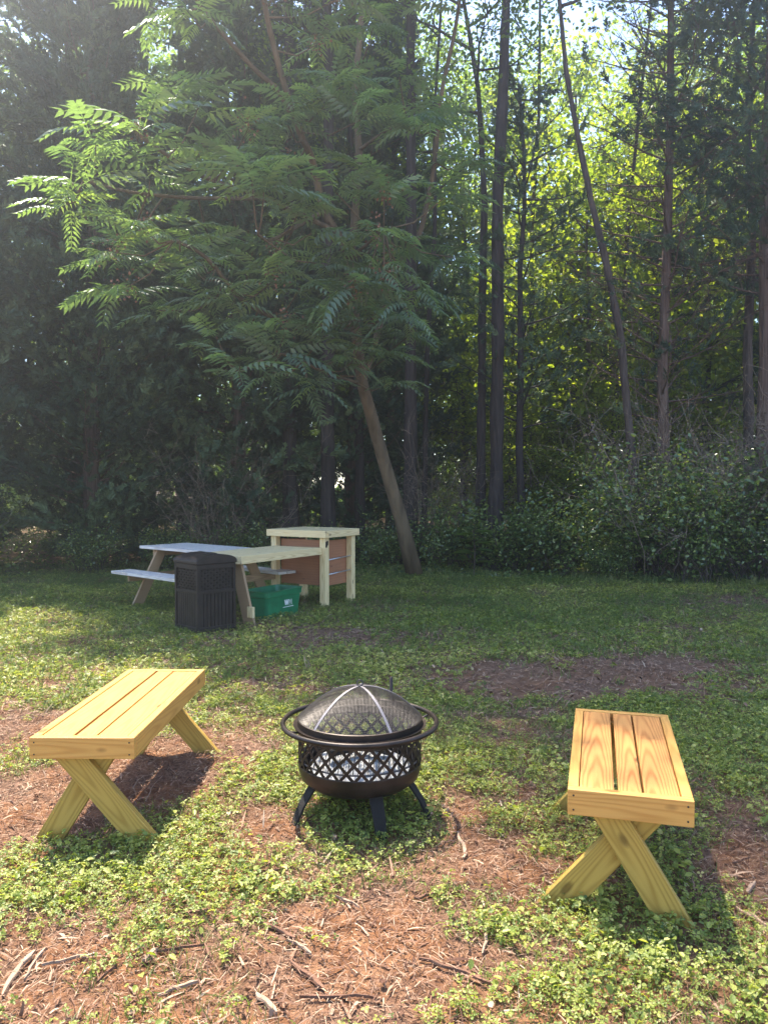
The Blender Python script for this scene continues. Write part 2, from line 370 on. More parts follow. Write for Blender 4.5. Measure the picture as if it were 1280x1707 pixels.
# near: plants are little rosettes of several leaves
x, y = sample(26000, 1.7, 5.6); k = cover(x, y) > rng.random(26000) * 1.05 + .08; x, y = x[k], y[k]
for rep in range(7):
    n = len(x); px = x + rng.normal(size=n) * .022; py = y + rng.normal(size=n) * .022
    h = rng.random(n) * .045 + .006
    S.scatter(TRI_V, TRI_F, np.stack([px, py, gz(px, py) + h], 1), yaw_frames(n, .35), rng.uniform(.004, .0135, n) * (1 + .4 * (vnoise(px, py, 2, 9))), np.clip(rng.normal(.42, .2, n), 0, 1))
x, y = sample(3200, 1.7, 5.5); k = cover(x, y) > rng.random(3200) * .7 + .3; x, y = x[k], y[k]
for rep in range(5):   # larger violet-like leaves
    n = len(x); px = x + rng.normal(size=n) * .03; py = y + rng.normal(size=n) * .03
    S.scatter(OV_V, OV_F, np.stack([px, py, gz(px, py) + rng.random(n) * .05 + .015], 1), yaw_frames(n, .4), rng.uniform(.015, .036, n), np.clip(rng.normal(.5, .2, n), 0, 1))
# far: denser, simpler leaves
NF = 330000; x, y = sample(NF, 5.2, 15.5, .60, 1.2); k = cover(x, y) > rng.random(NF) * .7 + .16; x, y = x[k], y[k]; n = len(x)
hh = rng.random(n) * (.03 + .05 * vnoise(x, y, 2.5, 21))
S.scatter(TRIS_V, TRIS_F, np.stack([x, y, gz(x, y) + hh + .004], 1), yaw_frames(n, .4), rng.uniform(.011, .024, n), np.clip(rng.normal(.36, .20, n) + (vnoise(x, y, .9, 22) - .5) * .5 + (vnoise(x, y, 3.1, 23) - .5) * .4, 0, 1))
tag(link('ground_cover', S.mesh('ground_cover'), M_clover), 'low green clover-like weeds spreading over the red soil', 'ground cover', kind='stuff')
# grass blades
S = Soup(); BL_V = np.array([[-.035, 0, 0], [.035, 0, 0], [.02, .55, .12], [-.02, .55, .12], [0, 1, .38]]); BL_V = BL_V[[0, 1, 2, 3, 4]]
BLF = np.array([[0, 1, 2], [0, 2, 3], [3, 2, 4]])
def blades(n, y0, y1, lo, hi, thr, wmul=1.0, sp=.6):
    x, y = sample(n, y0, y1, sp, 1.0); k = (cover(x, y) + (vnoise(x, y, 1.7, 31) - .5) * .8) > rng.random(n) * .5 + thr; x, y = x[k], y[k]; n = len(x)
    d = np.stack([rng.normal(size=n) * .6, rng.normal(size=n) * .6, np.full(n, 1.0)], 1)
    up = rdir(n, 0.0); Ls = rng.uniform(lo, hi, n)
    S.scatter(BL_V, BLF, np.stack([x, y, gz(x, y) - .003], 1), frames(d, up), np.stack([Ls * wmul, Ls, Ls], 1), np.clip(rng.normal(.35, .25, n), 0, 1))
blades(90000, 1.7, 5.5, .02, .075, .05, .9); blades(210000, 5, 15.5, .04, .10, .3, 1.5)
tag(link('grass', S.mesh('grass'), M_blade), 'thin grass blades growing between the weeds', 'grass', kind='stuff')
# shredded bark and straw
S = Soup(); ST_V = np.array([[-.5, 0, 0], [.5, 0, 0], [.6, .45, .25], [-.35, .5, .3], [.15, 1, .05], [-.3, 1, .0]]); ST_F = np.array([[0, 1, 2, 3], [3, 2, 4, 5]])
def straw(n, y0, y1, l0, l1, w0, w1, mean, lift=.012, bias=.62, sp=.62, tilt=.22):
    x, y = sample(n, y0, y1, sp, .9); k = (1 - cover(x, y)) > rng.random(n) * .6 + (bias - .6); x, y = x[k], y[k]; n = len(x)
    ln = rng.uniform(l0, l1, n) * rng.uniform(.4, 1, n); wd = rng.uniform(w0, w1, n)
    S.scatter(ST_V, ST_F, np.stack([x, y, gz(x, y) + rng.random(n) * lift + .002], 1), yaw_frames(n, tilt), np.stack([wd, ln, ln * .25], 1), np.clip(rng.normal(mean, .24, n), 0, 1))
straw(110000, 1.7, 5.2, .015, .08, .001, .0032, .52, .015, .45); straw(6500, 1.7, 5.0, .03, .11, .004, .010, .45); straw(60000, 1.7, 5.2, .004, .02, .002, .007, .25, .006, .3)
straw(120000, 5, 14.5, .04, .13, .003, .008, .5, .03, .35)
straw(12000, 5, 9, .06, .16, .003, .006, .65, .02, .75)
tag(link('bark_mulch', S.mesh('bark_mulch'), M_straw), 'shredded tan and brown bark scattered over bare red soil', 'bark mulch', kind='stuff')

S = Soup()
def dead(n, y0, y1, lo, hi):
    x, y = sample(n, y0, y1); n = len(x)
    S.scatter(OV_V, OV_F, np.stack([x, y, gz(x, y) + rng.random(n) * .03 + .006], 1), yaw_frames(n, .35), np.stack([rng.uniform(lo, hi, n) * 1.2, rng.uniform(lo, hi, n), rng.uniform(lo, hi, n) * 1.6], 1), np.clip(rng.normal(.55, .25, n), 0, 1))
dead(420, 1.8, 5, .012, .034); dead(2600, 5, 14, .02, .05)
tag(link('leaf_litter', S.mesh('leaf_litter'), M_straw), 'dry curled brown leaves lying among the weeds', 'leaf litter', kind='stuff')
# countable sticks and bark slabs
def stick(px0, py0, px1, py1, wd, colr, label, flat=True, name='bark_strip', cat='bark strip'):
    a = gnd(px0, py0); b2 = gnd(px1, py1); ln = float(np.hypot(*(b2 - a))); m = 7
    r = random.Random(int(px0 * 7 + py0)); S_ = MB(); pts = []; c = (a + b2) / 2
    ang = math.atan2(b2[1] - a[1], b2[0] - a[0])
    for i in range(m):
        u = i / (m - 1) - .5; pts.append((u * ln, math.sin(u * 5 + r.random() * 2) * ln * .03, .008 + r.random() * .006))
    if flat:
        vs_ = []; fs = []
        for i, p in enumerate(pts):
            ww = wd * (0.55 + .45 * r.random()) * (.45 if i in (0, m - 1) else 1)
            for q, zz in ((-1, 0), (1, .0), (.8, .006 + .004 * r.random()), (-.7, .008)): vs_.append((p[0], p[1] + q * ww / 2, p[2] + zz))
        for i in range(m - 1):
            for j in range(4): fs.append((i * 4 + j, i * 4 + (j + 1) % 4, i * 4 + 4 + (j + 1) % 4, i * 4 + 4 + j))
        fs += [(3, 2, 1, 0), tuple(4 * (m - 1) + j for j in range(4))]
        S_.v = vs_; S_.f = fs
    else: S_.tube(pts, [wd / 2 * (1 - .5 * i / m) for i in range(m)], 6)
    ob = S_.build(name, colr, None); ob.location = (c[0], c[1], float(gz(c[0], c[1]))); ob.rotation_euler.z = ang
    tag(ob, label, cat, 'loose bark strips and sticks on the ground')
M_chip1 = bark_mat('pale bark slab', (0.26, 0.16, 0.11), (0.48, 0.34, 0.24), 6, 60); M_chip2 = bark_mat('brown bark slab', (0.10, 0.05, 0.035), (0.26, 0.14, 0.09), 6, 60)
STK = [(0, 1668, 58, 1590, .020, 1, 'long pale bark strip at the lower left corner of the ground'), (38, 1640, 78, 1585, .011, 1, 'narrower pale bark strip beside the corner strip'),
       (70, 1615, 160, 1596, .012, 1, 'thin tan bark strip lying crosswise near the lower left corner'), (160, 1645, 192, 1618, .008, 2, 'short dark twig below the tan crosswise strip'),
       (238, 1612, 262, 1590, .018, 1, 'small pale wedge of bark in the bare mulch'), (262, 1668, 330, 1645, .012, 1, 'curved pale bark strip in the centre of the left mulch patch'),
       (265, 1596, 345, 1585, .007, 2, 'thin straight twig above the curved pale strip'), (385, 1492, 480, 1455, .014, 2, 'brown forked stick in front of the fire pit, left side'),
       (400, 1480, 455, 1448, .01, 2, 'short brown stick touching the forked stick'), (438, 1548, 492, 1575, .018, 2, 'dark bark slab in front of the fire pit'),
       (485, 1610, 540, 1662, .016, 2, 'thick reddish bark slab pointing at the camera'), (480, 1575, 520, 1600, .012, 1, 'pale splinter leading to the thick reddish slab'),
       (428, 1668, 462, 1700, .02, 1, 'pale bark scrap at the bottom edge'), (530, 1432, 608, 1442, .013, 2, 'brown stick lying in front of the fire pit shadow'),
       (355, 1367, 372, 1395, .015, 1, 'small pale chip right of the left bench'), (700, 1608, 818, 1650, .016, 2, 'long reddish bark slab between weeds, right of centre'),
       (802, 1602, 820, 1545, .014, 1, 'upright-looking pale strip among weeds, right of centre'), (690, 1508, 730, 1498, .012, 2, 'dark red chip in the bare soil right of the fire pit'),
       (1220, 1450, 1248, 1440, .012, 2, 'thin stick on red soil beside the right bench shadow'), (1228, 1525, 1278, 1556, .02, 1, 'pale split bark piece right of the bench shadow'),
       (1244, 1498, 1258, 1482, .018, 1, 'short pale chip above the split bark piece'), (1232, 1622, 1280, 1632, .006, 2, 'thin dark twig at the right edge'),
       (500, 1672, 640, 1678, .01, 2, 'long dark twig near the bottom edge'), (290, 1535, 350, 1528, .01, 2, 'dark curved twig in the left weeds'), (765, 1395, 775, 1440, .018, 1, 'curled pale bark beside the fire pit ring shadow'),
       (1025, 1700, 1075, 1690, .014, 2, 'brown bark strip at the bottom right'), (560, 1500, 600, 1520, .008, 1, 'thin pale straw piece below the fire pit'), (150, 1500, 175, 1475, .008, 1, 'tiny pale twig below the left bench')]
for a in STK: stick(*a[:5], M_chip1 if a[5] == 1 else M_chip2, a[6])
# twigs showing under the left bench
for q in ((165, 1400, 190, 1368), (218, 1322, 240, 1300), (240, 1345, 270, 1300)):
    stick(*q, .006, M_chip1, {165: 'thin pale twig between the near legs of the left bench', 218: 'short pale twig under the middle of the left bench', 240: 'long pale twig in the shadow of the left bench'}[q[0]], False, 'twig', 'twig')

# ------------------------------------------------------------------ X-leg benches
def bench(cx, cy, th, W, Ln, z, label, mats, mirror=1):
    r = empty('garden_bench', (cx, cy, float(gz(cx, cy)) - .008), label, 'bench', 'matching wooden X-leg benches', th)
    mseat, mframe, mleg = mats; T = .036; Hf = .089
    # local: x across, y along
    for s in (-1, 1):
        plank('end_rail', mframe, r, (0, s * (Ln / 2 - T / 2), z - Hf / 2), W, Hf, T, (PI / 2, 0, 0))
        plank('side_rail', mframe, r, (s * (W / 2 - T / 2), 0, z - Hf / 2), Ln - 2 * T - .002, Hf, T, (PI / 2, 0, PI / 2))
    inner = W - 2 * T; gaps = (.004, .012, .007, .004) if mirror > 0 else (.003, .014, .008, .004)
    tot = inner - sum(gaps); ws = (tot * .375, tot * .25, tot * .375); xx = -inner / 2
    for i in range(3):
        xx += gaps[i]; plank('seat_board', mseat, r, (xx + ws[i] / 2, 0, z - .019 - .001 * i), Ln - 2 * T - .006, ws[i], .034, (0, 0, PI / 2)); xx += ws[i]
    lw = .105; top = z - .037
    for s in (-1, 1):
        for k in (-1, 1):
            # k=-1 : outer leg goes upper left -> lower right
            y0 = s * (Ln / 2 - T - .004 - (0 if k == -1 else .038) - .019)
            xt, xb = ((-.115, .25) if k == -1 else (.09, -.18)) if mirror > 0 else ((-.10, .165) if k == -1 else (.11, -.25))
            ln = math.hypot(xb - xt, top); ang = math.atan2(-top, xb - xt)
            wx = lw / abs(math.sin(ang)) / 2
            ca, sa = math.cos(ang), math.sin(ang)
            poly = [(xt - wx, top), (xt + wx, top), (xb + wx, 0.0), (xb - wx, 0.0)]
            cxm, czm = (xt + xb) / 2, top / 2
            # local frame: x along leg
            loc = [((px - cxm) * ca + (pz - czm) * sa, -(px - cxm) * sa + (pz - czm) * ca) for px, pz in poly]
            mb = MB(); mb.v = [(a_, b_, t_) for t_ in (-.018, .018) for a_, b_ in loc]
            mb.f = [(0, 1, 2, 3), (7, 6, 5, 4)] + [(i, i + 4, (i + 1) % 4 + 4, (i + 1) % 4) for i in range(4)]
            ob = mb.build('leg', mleg, r, bevel=.003)
            Mx = Matrix(((ca, -sa, 0), (0, 0, -1), (sa, ca, 0)))
            ob.rotation_euler = Mx.to_euler(); ob.location = (cxm, y0, czm)
    sm = MB()
    for s in (-1, 1):
        for dx in (-W / 2 + .02, W / 2 - .02):
            for dz in (.02, .07): sm = MB(); sm.tube([(dx, s * (Ln / 2) - s * .002, z - dz), (dx, s * (Ln / 2 + .0012), z - dz)], .0035, 8); sm.build('screw', M_screw, r)
    return r
bench(-1.242, 3.772, -.009, .435, 1.22, .468, 'yellow pine X-leg bench on red soil left of the fire pit', (M_pine, M_pine, M_pine_leg))
bench(.967, 3.080, -.269, .410, 1.025, .468, 'yellow pine X-leg bench with orange grained seat, right of the fire pit', (M_pine_seat, M_pine, M_pine_leg), -1)

# ------------------------------------------------------------------ fire pit
FX, FY = -.112, 3.56
fp = empty('fire_pit', (FX, FY, float(gz(FX, FY)) - .005), 'round bronze steel fire pit with lattice sides and domed mesh screen', 'fire pit')
R0 = .285
MB().lathe([(.06, .128), (.17, .132), (.235, .148), (.272, .178), (.283, .215), (R0, .240), (R0 + .001, .245), (R0 - .003, .245), (R0 - .004, .240), (.278, .215), (.267, .182), (.23, .153), (.165, .138), (.06, .134), (0.001, .134), (0.001, .128), (.06, .128)], 64).build('bowl', M_pit, fp, smooth=True)
# lattice band: crossing strips
lat = MB(); z0, z1 = .238, .385; NS = 27; hw = .0078
def strip(a0, da, hw, z0=z0, z1=z1, seg=6):
    k = len(lat.v)
    for i in range(seg + 1):
        u = i / seg; a = a0 + da * u; z = z0 + (z1 - z0) * u
        for off in (-hw / R0 * 1.15, hw / R0 * 1.15):
            for rr in (R0, R0 - .003): lat.v.append((rr * math.cos(a + off), rr * math.sin(a + off), z))
    for i in range(seg):
        b_ = k + i * 4
        lat.f += [(b_, b_ + 2, b_ + 6, b_ + 4), (b_ + 1, b_ + 5, b_ + 7, b_ + 3), (b_, b_ + 4, b_ + 5, b_ + 1), (b_ + 2, b_ + 3, b_ + 7, b_ + 6)]
for i in range(NS):
    a = 2 * PI * i / NS; da = 2 * PI / NS * 2.0
    strip(a, da, hw); strip(a, -da, hw)
lat.lathe([(R0 + .001, .378), (R0 + .001, .412), (R0 + .022, .416), (R0 + .022, .419), (R0 - .003, .415), (R0 - .003, .378), (R0 + .001, .378)], 72)
lat.build('lattice_band', M_pit, fp)
ring = MB(); RR = .355
ring.tube([(RR * math.cos(2 * PI * i / 72), RR * math.sin(2 * PI * i / 72), .422) for i in range(72)], .0115, 12, closed=True)
ring.build('guard_ring', M_pit, fp, smooth=True)
for i in range(6):
    a = 2 * PI * (i + .35) / 6
    MB().tube([(R0 * math.cos(a), R0 * math.sin(a), .400), (.32 * math.cos(a), .32 * math.sin(a), .405), (RR * math.cos(a), RR * math.sin(a), .418)], .005, 6).build('ring_bracket', M_wire, fp, smooth=True)
for a in (-2.65, -1.25, -.25, .9, 2.2):
    ca, sa = math.cos(a), math.sin(a); tx, ty = -sa, ca; mb = MB()
    for (rr, zz, hw_) in ((.235, .17, .032), (.295, .085, .028), (.335, 0.0, .024)):
        for s in (-1, 1):
            for dr in (0, -.012): mb.v.append(((rr + dr) * ca + tx * hw_ * s, (rr + dr) * sa + ty * hw_ * s, zz + (0 if dr == 0 else 0)))
    for k in (0, 4): mb.f += [(k, k + 2, k + 6, k + 4), (k + 1, k + 5, k + 7, k + 3), (k, k + 4, k + 5, k + 1), (k + 2, k + 3, k + 7, k + 6)]
    mb.f += [(8, 10, 11, 9), (0, 1, 3, 2)]
    mb.build('leg', M_black, fp, bevel=.002)  # legs coloured near black to hold the shade under the bronze bowl
ab = MB(); r_ = random.Random(4); ab.lathe([(.24, .215), (.2, .232), (.12, .240), (.05, .246), (.001, .25)], 40)
ab.v = [(x_ , y_, z_ + r_.uniform(-.006, .006)) for x_, y_, z_ in ab.v]; ab.build('ash_bed', M_ash, fp, smooth=True)
gr = MB()
for i in range(-12, 13):
    xg = i * .022; hl = math.sqrt(max(.0004, .278 ** 2 - xg ** 2)); gr.tube([(xg, -hl, .268), (xg, hl, .268)], .0025, 5)
gr.tube([(.278 * math.cos(2 * PI * i / 48), .278 * math.sin(2 * PI * i / 48), .268) for i in range(48)], .004, 6, closed=True)
gr.build('wood_grate', M_wire, fp)
for (a, b_, c) in (((-.14, -.05, .285), (.12, .06, .31), .02), ((-.05, .12, .288), (.13, -.08, .30), .017)):
    MB().tube([a, ((a[0] + b_[0]) / 2, (a[1] + b_[1]) / 2 + .01, (a[2] + b_[2]) / 2), b_], [c, c * .9, c * .7], 8).build('charred_log', M_char, fp)
# spark screen
RD, ZB, HD = .287, .440, .145
lid = MB()
lid.lathe([(RD + .002, ZB - .022), (RD + .002, ZB + .004), (RD - .004, ZB + .006), (RD - .006, ZB - .020), (RD + .002, ZB - .022)], 72)
lidob = lid.build('spark_screen', M_pit, fp, smooth=False)
def dome(rho): return ZB + HD * (1 - (rho / RD) ** 2.1)
mesh_v = []; mesh_f = []; pit = .0062; nw = int(RD / pit); w2 = .0014
for fam in (0, 1):
    for i in range(-nw, nw + 1):
        c = i * pit; hl = math.sqrt(max(0, RD ** 2 - c ** 2))
        if hl < .01: continue
        seg = 18; k = len(mesh_v)
        for j in range(seg + 1):
            u = -hl + 2 * hl * j / seg; rho = min(RD, math.hypot(c, u)); z = dome(rho) + (.0008 if fam else 0)
            for o_ in (-w2, w2):
                mesh_v.append((c + o_, u, z) if fam == 0 else (u, c + o_, z))
        for j in range(seg): mesh_f.append((k + 2 * j, k + 2 * j + 1, k + 2 * j + 3, k + 2 * j + 2))
mm = MB(); mm.v = mesh_v; mm.f = mesh_f; mm.build('wire_mesh', M_wire, lidob)
for i in range(5):
    a = -PI / 2 + .52 + 2 * PI * i / 5; st = MB(); seg = 14; ca, sa = math.cos(a), math.sin(a)
    for j in range(seg + 1):
        rho = RD * (.03 + .97 * j / seg); z = dome(rho) + .0035
        for s in (-1, 1):
            for dz in (0, -.0025): st.v.append((rho * ca - sa * .0065 * s, rho * sa + ca * .0065 * s, z + dz))
    for j in range(seg):
        k = 4 * j; st.f += [(k, k + 4, k + 6, k + 2), (k + 1, k + 3, k + 7, k + 5), (k, k + 1, k + 5, k + 4), (k + 2, k + 6, k + 7, k + 3)]
    st.build('strap', M_strap, lidob)
hr = MB(); hr.tube([(.013 * math.cos(t_), 0.004 * math.sin(t_), dome(0) + .016 + .013 * math.sin(t_)) for t_ in np.linspace(-1.3, 4.4, 16)], .0025, 6); hr.lathe([(.001, dome(0) + .008), (.014, dome(0) + .006), (.014, dome(0) + .002), (.001, dome(0) + .001)], 16)
hr.build('lifting_ring', M_wire, lidob, smooth=True)
pk = MB(); p0 = at(652, 1128, 3.99); pk.tube([(p0[0], 3.99, 0.0), (p0[0], 3.985, .3), (p0[0], 3.98, p0[2])], .0085, 8); pk.tube([(p0[0], 3.99, .03), (p0[0] + .03, 3.99, .05), (p0[0] + .03, 3.99, .08)], .005, 6)
tag(pk.build('poker', M_pit, None, smooth=True), 'thin brown metal fire poker standing behind the fire pit ring', 'poker')

# ------------------------------------------------------------------ picnic table
ca_, sa_ = .515, .857                         # direction a of the prep table, b to its left
u_ = Vector((.755, -.656, 0)); ang_pt = math.atan2(-.656, .755)
pt = empty('picnic_table', (-2.33, 9.95, 0), 'weathered grey-topped A-frame picnic table with attached benches behind the trash bin', 'table', None, ang_pt)
HL = .88
for i in range(5): plank('top_board', M_grey, pt, ((.012 if i % 2 else -.01), -.30 + i * .15, .73), 2 * HL, .142, .036)
for s in (-1, 1):
    for i in range(2): plank('seat_board', M_grey, pt, (.01 * i, s * (.58 + i * .145), .43), 2 * HL, .138, .036)
for e in (-1, 1):
    xe = e * (HL - .32)
    plank('seat_support', M_tan, pt, (xe + e * .04, 0, .367), 1.42, .088, .036, (PI / 2, 0, PI / 2))
    plank('top_support', M_tan, pt, (xe + e * .04, 0, .667), .68, .088, .036, (PI / 2, 0, PI / 2))
    for s in (-1, 1):
        yt, yb = s * .24, s * .62; ln = math.hypot(yb - yt, .71) + .0
        mb = MB(); wz = .066 * 1.13
        mb.prism([(yt - wz, .711), (yt + wz, .711), (yb + wz, 0), (yb - wz, 0)], -.018, .018)
        lg = mb.build('leg', M_tan, pt, bevel=.003); lg.location = (xe, 0, 0); lg.rotation_euler = (0, 0, PI / 2)
    plank('brace', M_tan, pt, (xe - e * .30, 0, .52), .66, .088, .036, (0, e * .62, 0))

# ------------------------------------------------------------------ prep table with raised bar
pr = empty('prep_table', (-.76, 9.70, 0), 'L-shaped pale pine serving table with raised square top and reddish plywood sides', 'table', None, math.atan2(sa_, ca_))
# local x = direction a (away), y = b (left); origin near-mid post
A_, B_ = .62, .80
def post(x, y, h): return plank('post', M_pine_pale, pr, (x, y, h / 2), h, .085, .085, (0, -PI / 2, 0))
for x_ in (.02, A_): 
    for y_ in (.0, B_ - .02): post(x_, y_, .925)
xc, yc = A_ / 2 + .01, B_ / 2 - .01; TW, TL = A_ + .16, B_ + .14
for i in range(5):
    wd = (TW - .08) / 5; plank('bar_top_board', M_pine_pale, pr, (xc - (TW - .08) / 2 + wd * (i + .5), yc, .957), TL - .076, wd - .004, .034, (0, 0, PI / 2))
for s in (-1, 1):
    plank('bar_top_edge', M_pine_pale, pr, (xc + s * (TW / 2 - .018), yc, .933), TL, .088, .036, (PI / 2, 0, PI / 2))
    plank('bar_top_edge', M_pine_pale, pr, (xc, yc + s * (TL / 2 - .018), .932), TW - .076, .088, .036, (PI / 2, 0, 0))
plank('plywood_panel', M_ply, pr, (.075, B_ / 2 - .01, .56), B_ - .12, .58, .012, (PI / 2, 0, PI / 2))
plank('plywood_panel', M_ply, pr, (A_ / 2 + .02, .052, .55), A_ - .11, .58, .012, (PI / 2, 0, 0))
plank('plywood_panel', M_ply, pr, (A_ / 2 + .02, B_ - .075, .55), A_ - .11, .58, .012, (PI / 2, 0, 0))
plank('plywood_floor', M_ply, pr, (A_ / 2 + .02, B_ / 2, .30), A_ - .13, B_ - .22, .012)
for zz in (.61, .425):
    MB().tube([(.06, -.02, zz - .01), (A_ - .04, -.02, zz + .01)], .008, 8).build('towel_rod', M_rod, pr, smooth=True)
bo = MB(); bo.box((.0, -.046, .80), (.03, .006, .07)); bo.tube([(0, -.05, .84), (0, -.065, .85), (0, -.065, .80), (0, -.052, .79)], .006, 6); bo.build('bottle_opener', M_black, pr)
# lower shelf
LW, LL = .72, 1.50; zt = .765
for i in range(4):
    wd = (LW - .08) / 4; plank('shelf_board', M_pine_pale, pr, (-LL / 2 - .03, .04 + wd * (i + .5), zt - .017), LL - .04, wd - .005, .034)
plank('shelf_edge', M_pine_pale, pr, (-LL / 2 - .03, .018, zt - .043), LL, .088, .036, (PI / 2, 0, 0)); plank('shelf_edge', M_pine_pale, pr, (-LL / 2 - .03, LW - .018, zt - .043), LL, .088, .036, (PI / 2, 0, 0))
plank('shelf_edge', M_pine_pale, pr, (-LL - .03 + .018, LW / 2, zt - .044), LW - .076, .088, .036, (PI / 2, 0, PI / 2))
def xleg(x, y0, y1):
    mb = MB(); wz = .075; mb.prism([(y0 - wz, zt - .05), (y0 + wz, zt - .05), (y1 + wz, 0), (y1 - wz, 0)], -.018, .018)
    lg = mb.build('splayed_leg', M_tan, pr, bevel=.003); lg.location = (x, 0, 0); lg.rotation_euler = (0, 0, PI / 2)
xleg(-LL + .07, .17, -.03); xleg(-LL + .108, LW - .15, LW + .0)
plank('foot_block', M_pine_pale, pr, (-LL + .05, -.06, .15), .12, .08, .036, (0, -PI / 2, 0))

# ------------------------------------------------------------------ trash bin
CA = math.atan2(-.36, .35)                       # left face runs from left corner to front corner
cn = empty('trash_bin', (-1.90, 8.20, 0), 'dark brown resin trash bin with woven side panels and arched lid', 'trash bin', None, 0)
cs = .46; cn.rotation_euler.z = math.radians(-46) ; hb = .72
def panel(parent, ang):
    # panel in plane y=-cs/2 rotated
    R = Matrix.Rotation(ang, 3, 'Z')
    fr = MB(); wv = MB(); lo = MB(); in_ = MB()
    y = -cs / 2 + .012
    in_.box(R @ Vector((0, y + .018, hb / 2 + .01)), (cs - .05, .006, hb - .05), R)
    fr.box(R @ Vector((0, y, hb - .025)), (cs - .062, .024, .05), R); fr.box(R @ Vector((0, y, .045)), (cs - .062, .024, .05), R); fr.box(R @ Vector((0, y, hb * .60)), (cs - .062, .022, .035), R)
    # woven upper part
    zl, zh = hb * .60 + .018, hb - .05; xw = cs / 2 - .032
    nx_, nz_ = 11, 8
    for i in range(nx_ + 1): wv.box(R @ Vector((-xw + 2 * xw * i / nx_, y + .006, (zl + zh) / 2)), (.012, .006, zh - zl), R)
    for j in range(nz_ + 1): wv.box(R @ Vector((0, y + .003, zl + (zh - zl) * j / nz_)), (2 * xw, .006, .0085), R)
    for i in range(nx_):
        for j in range(nz_):
            if (i + j) % 2 == 0: wv.box(R @ Vector((-xw + 2 * xw * (i + .5) / nx_, y - .001, zl + (zh - zl) * (j + .5) / nz_)), (.034, .005, .009), R)
    n = 9
    for i in range(n): lo.box(R @ Vector((-xw + 2 * xw * (i + .5) / n, y + .004, (hb * .60 + .05) / 2)), (2 * xw / n - .006, .012, hb * .60 - .085), R)
    p = fr.build('side_panel', M_can, parent, bevel=.003); wv.build('woven_screen', M_can, p); lo.build('slatted_panel', M_can, p, bevel=.002); in_.build('inner_wall', M_can_dark, p)
for q in range(4): panel(cn, q * PI / 2)
for sx in (-1, 1):
    for sy in (-1, 1): MB().box((sx * (cs / 2 - .015), sy * (cs / 2 - .015), hb / 2), (.034, .034, hb)).build('corner_post', M_can, cn, bevel=.005)
MB().box((0, 0, .03), (cs + .006, cs + .006, .022)).build('base', M_can, cn, bevel=.004)
ld = MB(); kx = cs / 2 + .012; pr_ = [(-kx, hb + .003), (kx, hb + .003), (kx, hb + .03)] + [(kx * math.cos(t_), hb + .03 + .070 * math.sin(t_)) for t_ in np.linspace(.12, PI - .12, 14)] + [(-kx, hb + .03)]
ld.prism(pr_, -kx, kx); ldo = ld.build('lid', M_can, cn, bevel=.006); ldo.rotation_euler.z = PI / 2
hd = MB(); hd.prism([(kx * .55 * math.cos(t_), hb + .038 + .075 * math.sin(t_)) for t_ in np.linspace(.5, PI - .5, 10)], -.12, .12); hdo = hd.build('hatch', M_can, ldo, bevel=.004)
lt = MB(); lt.tube([(kx * .0 , cs / 2 - .0, hb - .035), (0, cs / 2 + .018, hb - .035)], .012, 10); lto = lt.build('latch', M_rod, cn); lto.rotation_euler.z = PI + PI * 1.5

# ------------------------------------------------------------------ recycling tub
tb = empty('recycling_tub', (-1.30, 9.02, 0), 'open green plastic recycling tub with white WM logo under the serving table', 'recycling tub', None, math.atan2(sa_, ca_))
def rrect(L_, W_, r, n=5):
    L_ *= 1.06
    out = []
    for cx_, cy_, a0 in ((L_ / 2 - r, W_ / 2 - r, 0), (-L_ / 2 + r, W_ / 2 - r, PI / 2), (-L_ / 2 + r, -W_ / 2 + r, PI), (L_ / 2 - r, -W_ / 2 + r, 1.5 * PI)):
        for i in range(n + 1): a = a0 + PI / 2 * i / n; out.append((cx_ + r * math.cos(a), cy_ + r * math.sin(a)))
    return out
tubm = MB(); lay = [(.56, .34, .0), (.575, .352, .15), (.60, .372, .265), (.625, .395, .270), (.63, .40, .325), (.645, .415, .33), (.645, .415, .338), (.61, .385, .338), (.585, .365, .27), (.55, .33, .02)]
ns = 24
for L_, W_, z in lay:
    for (x_, y_) in rrect(L_, W_, .06): 
        zz = z - (.018 if (z > .3 and abs(x_) < .12) else 0)
        tubm.v.append((x_, y_, zz))
for i in range(len(lay) - 1):
    for j in range(ns): tubm.f.append((i * ns + j, i * ns + (j + 1) % ns, (i + 1) * ns + (j + 1) % ns, (i + 1) * ns + j))
tubm.f.append(tuple(reversed(range(ns)))); tubm.f.append(tuple((len(lay) - 1) * ns + j for j in range(ns)))
tubm.build('tub', M_tub, tb, bevel=0)
lg = MB()
def stroke(p0, p1, wd, y):
    a = Vector((p0[0], 0, p0[1])); c = Vector((p1[0], 0, p1[1])); d = (c - a).normalized(); q = Vector((-d.z, 0, d.x)) * wd / 2; k = len(lg.v)
    for yy in (y, y - .003):
        for p in (a - q, a + q, c + q, c - q): lg.v.append((p.x, yy, p.z))
    lg.f += [(k, k + 1, k + 2, k + 3), (k + 7, k + 6, k + 5, k + 4), (k, k + 4, k + 5, k + 1), (k + 1, k + 5, k + 6, k + 2), (k + 2, k + 6, k + 7, k + 3), (k + 3, k + 7, k + 4, k)]
ly = -.1825; x0 = -.01; zb, zt2 = .155, .215; e_ = .0004
for i, (p0, p1) in enumerate((((0, zt2), (.018, zb)), ((.018, zb), (.032, zt2)), ((.032, zt2), (.048, zb)), ((.048, zb), (.066, zt2)))): stroke((x0 + p0[0], p0[1]), (x0 + p1[0], p1[1]), .015, ly - e_ * i)
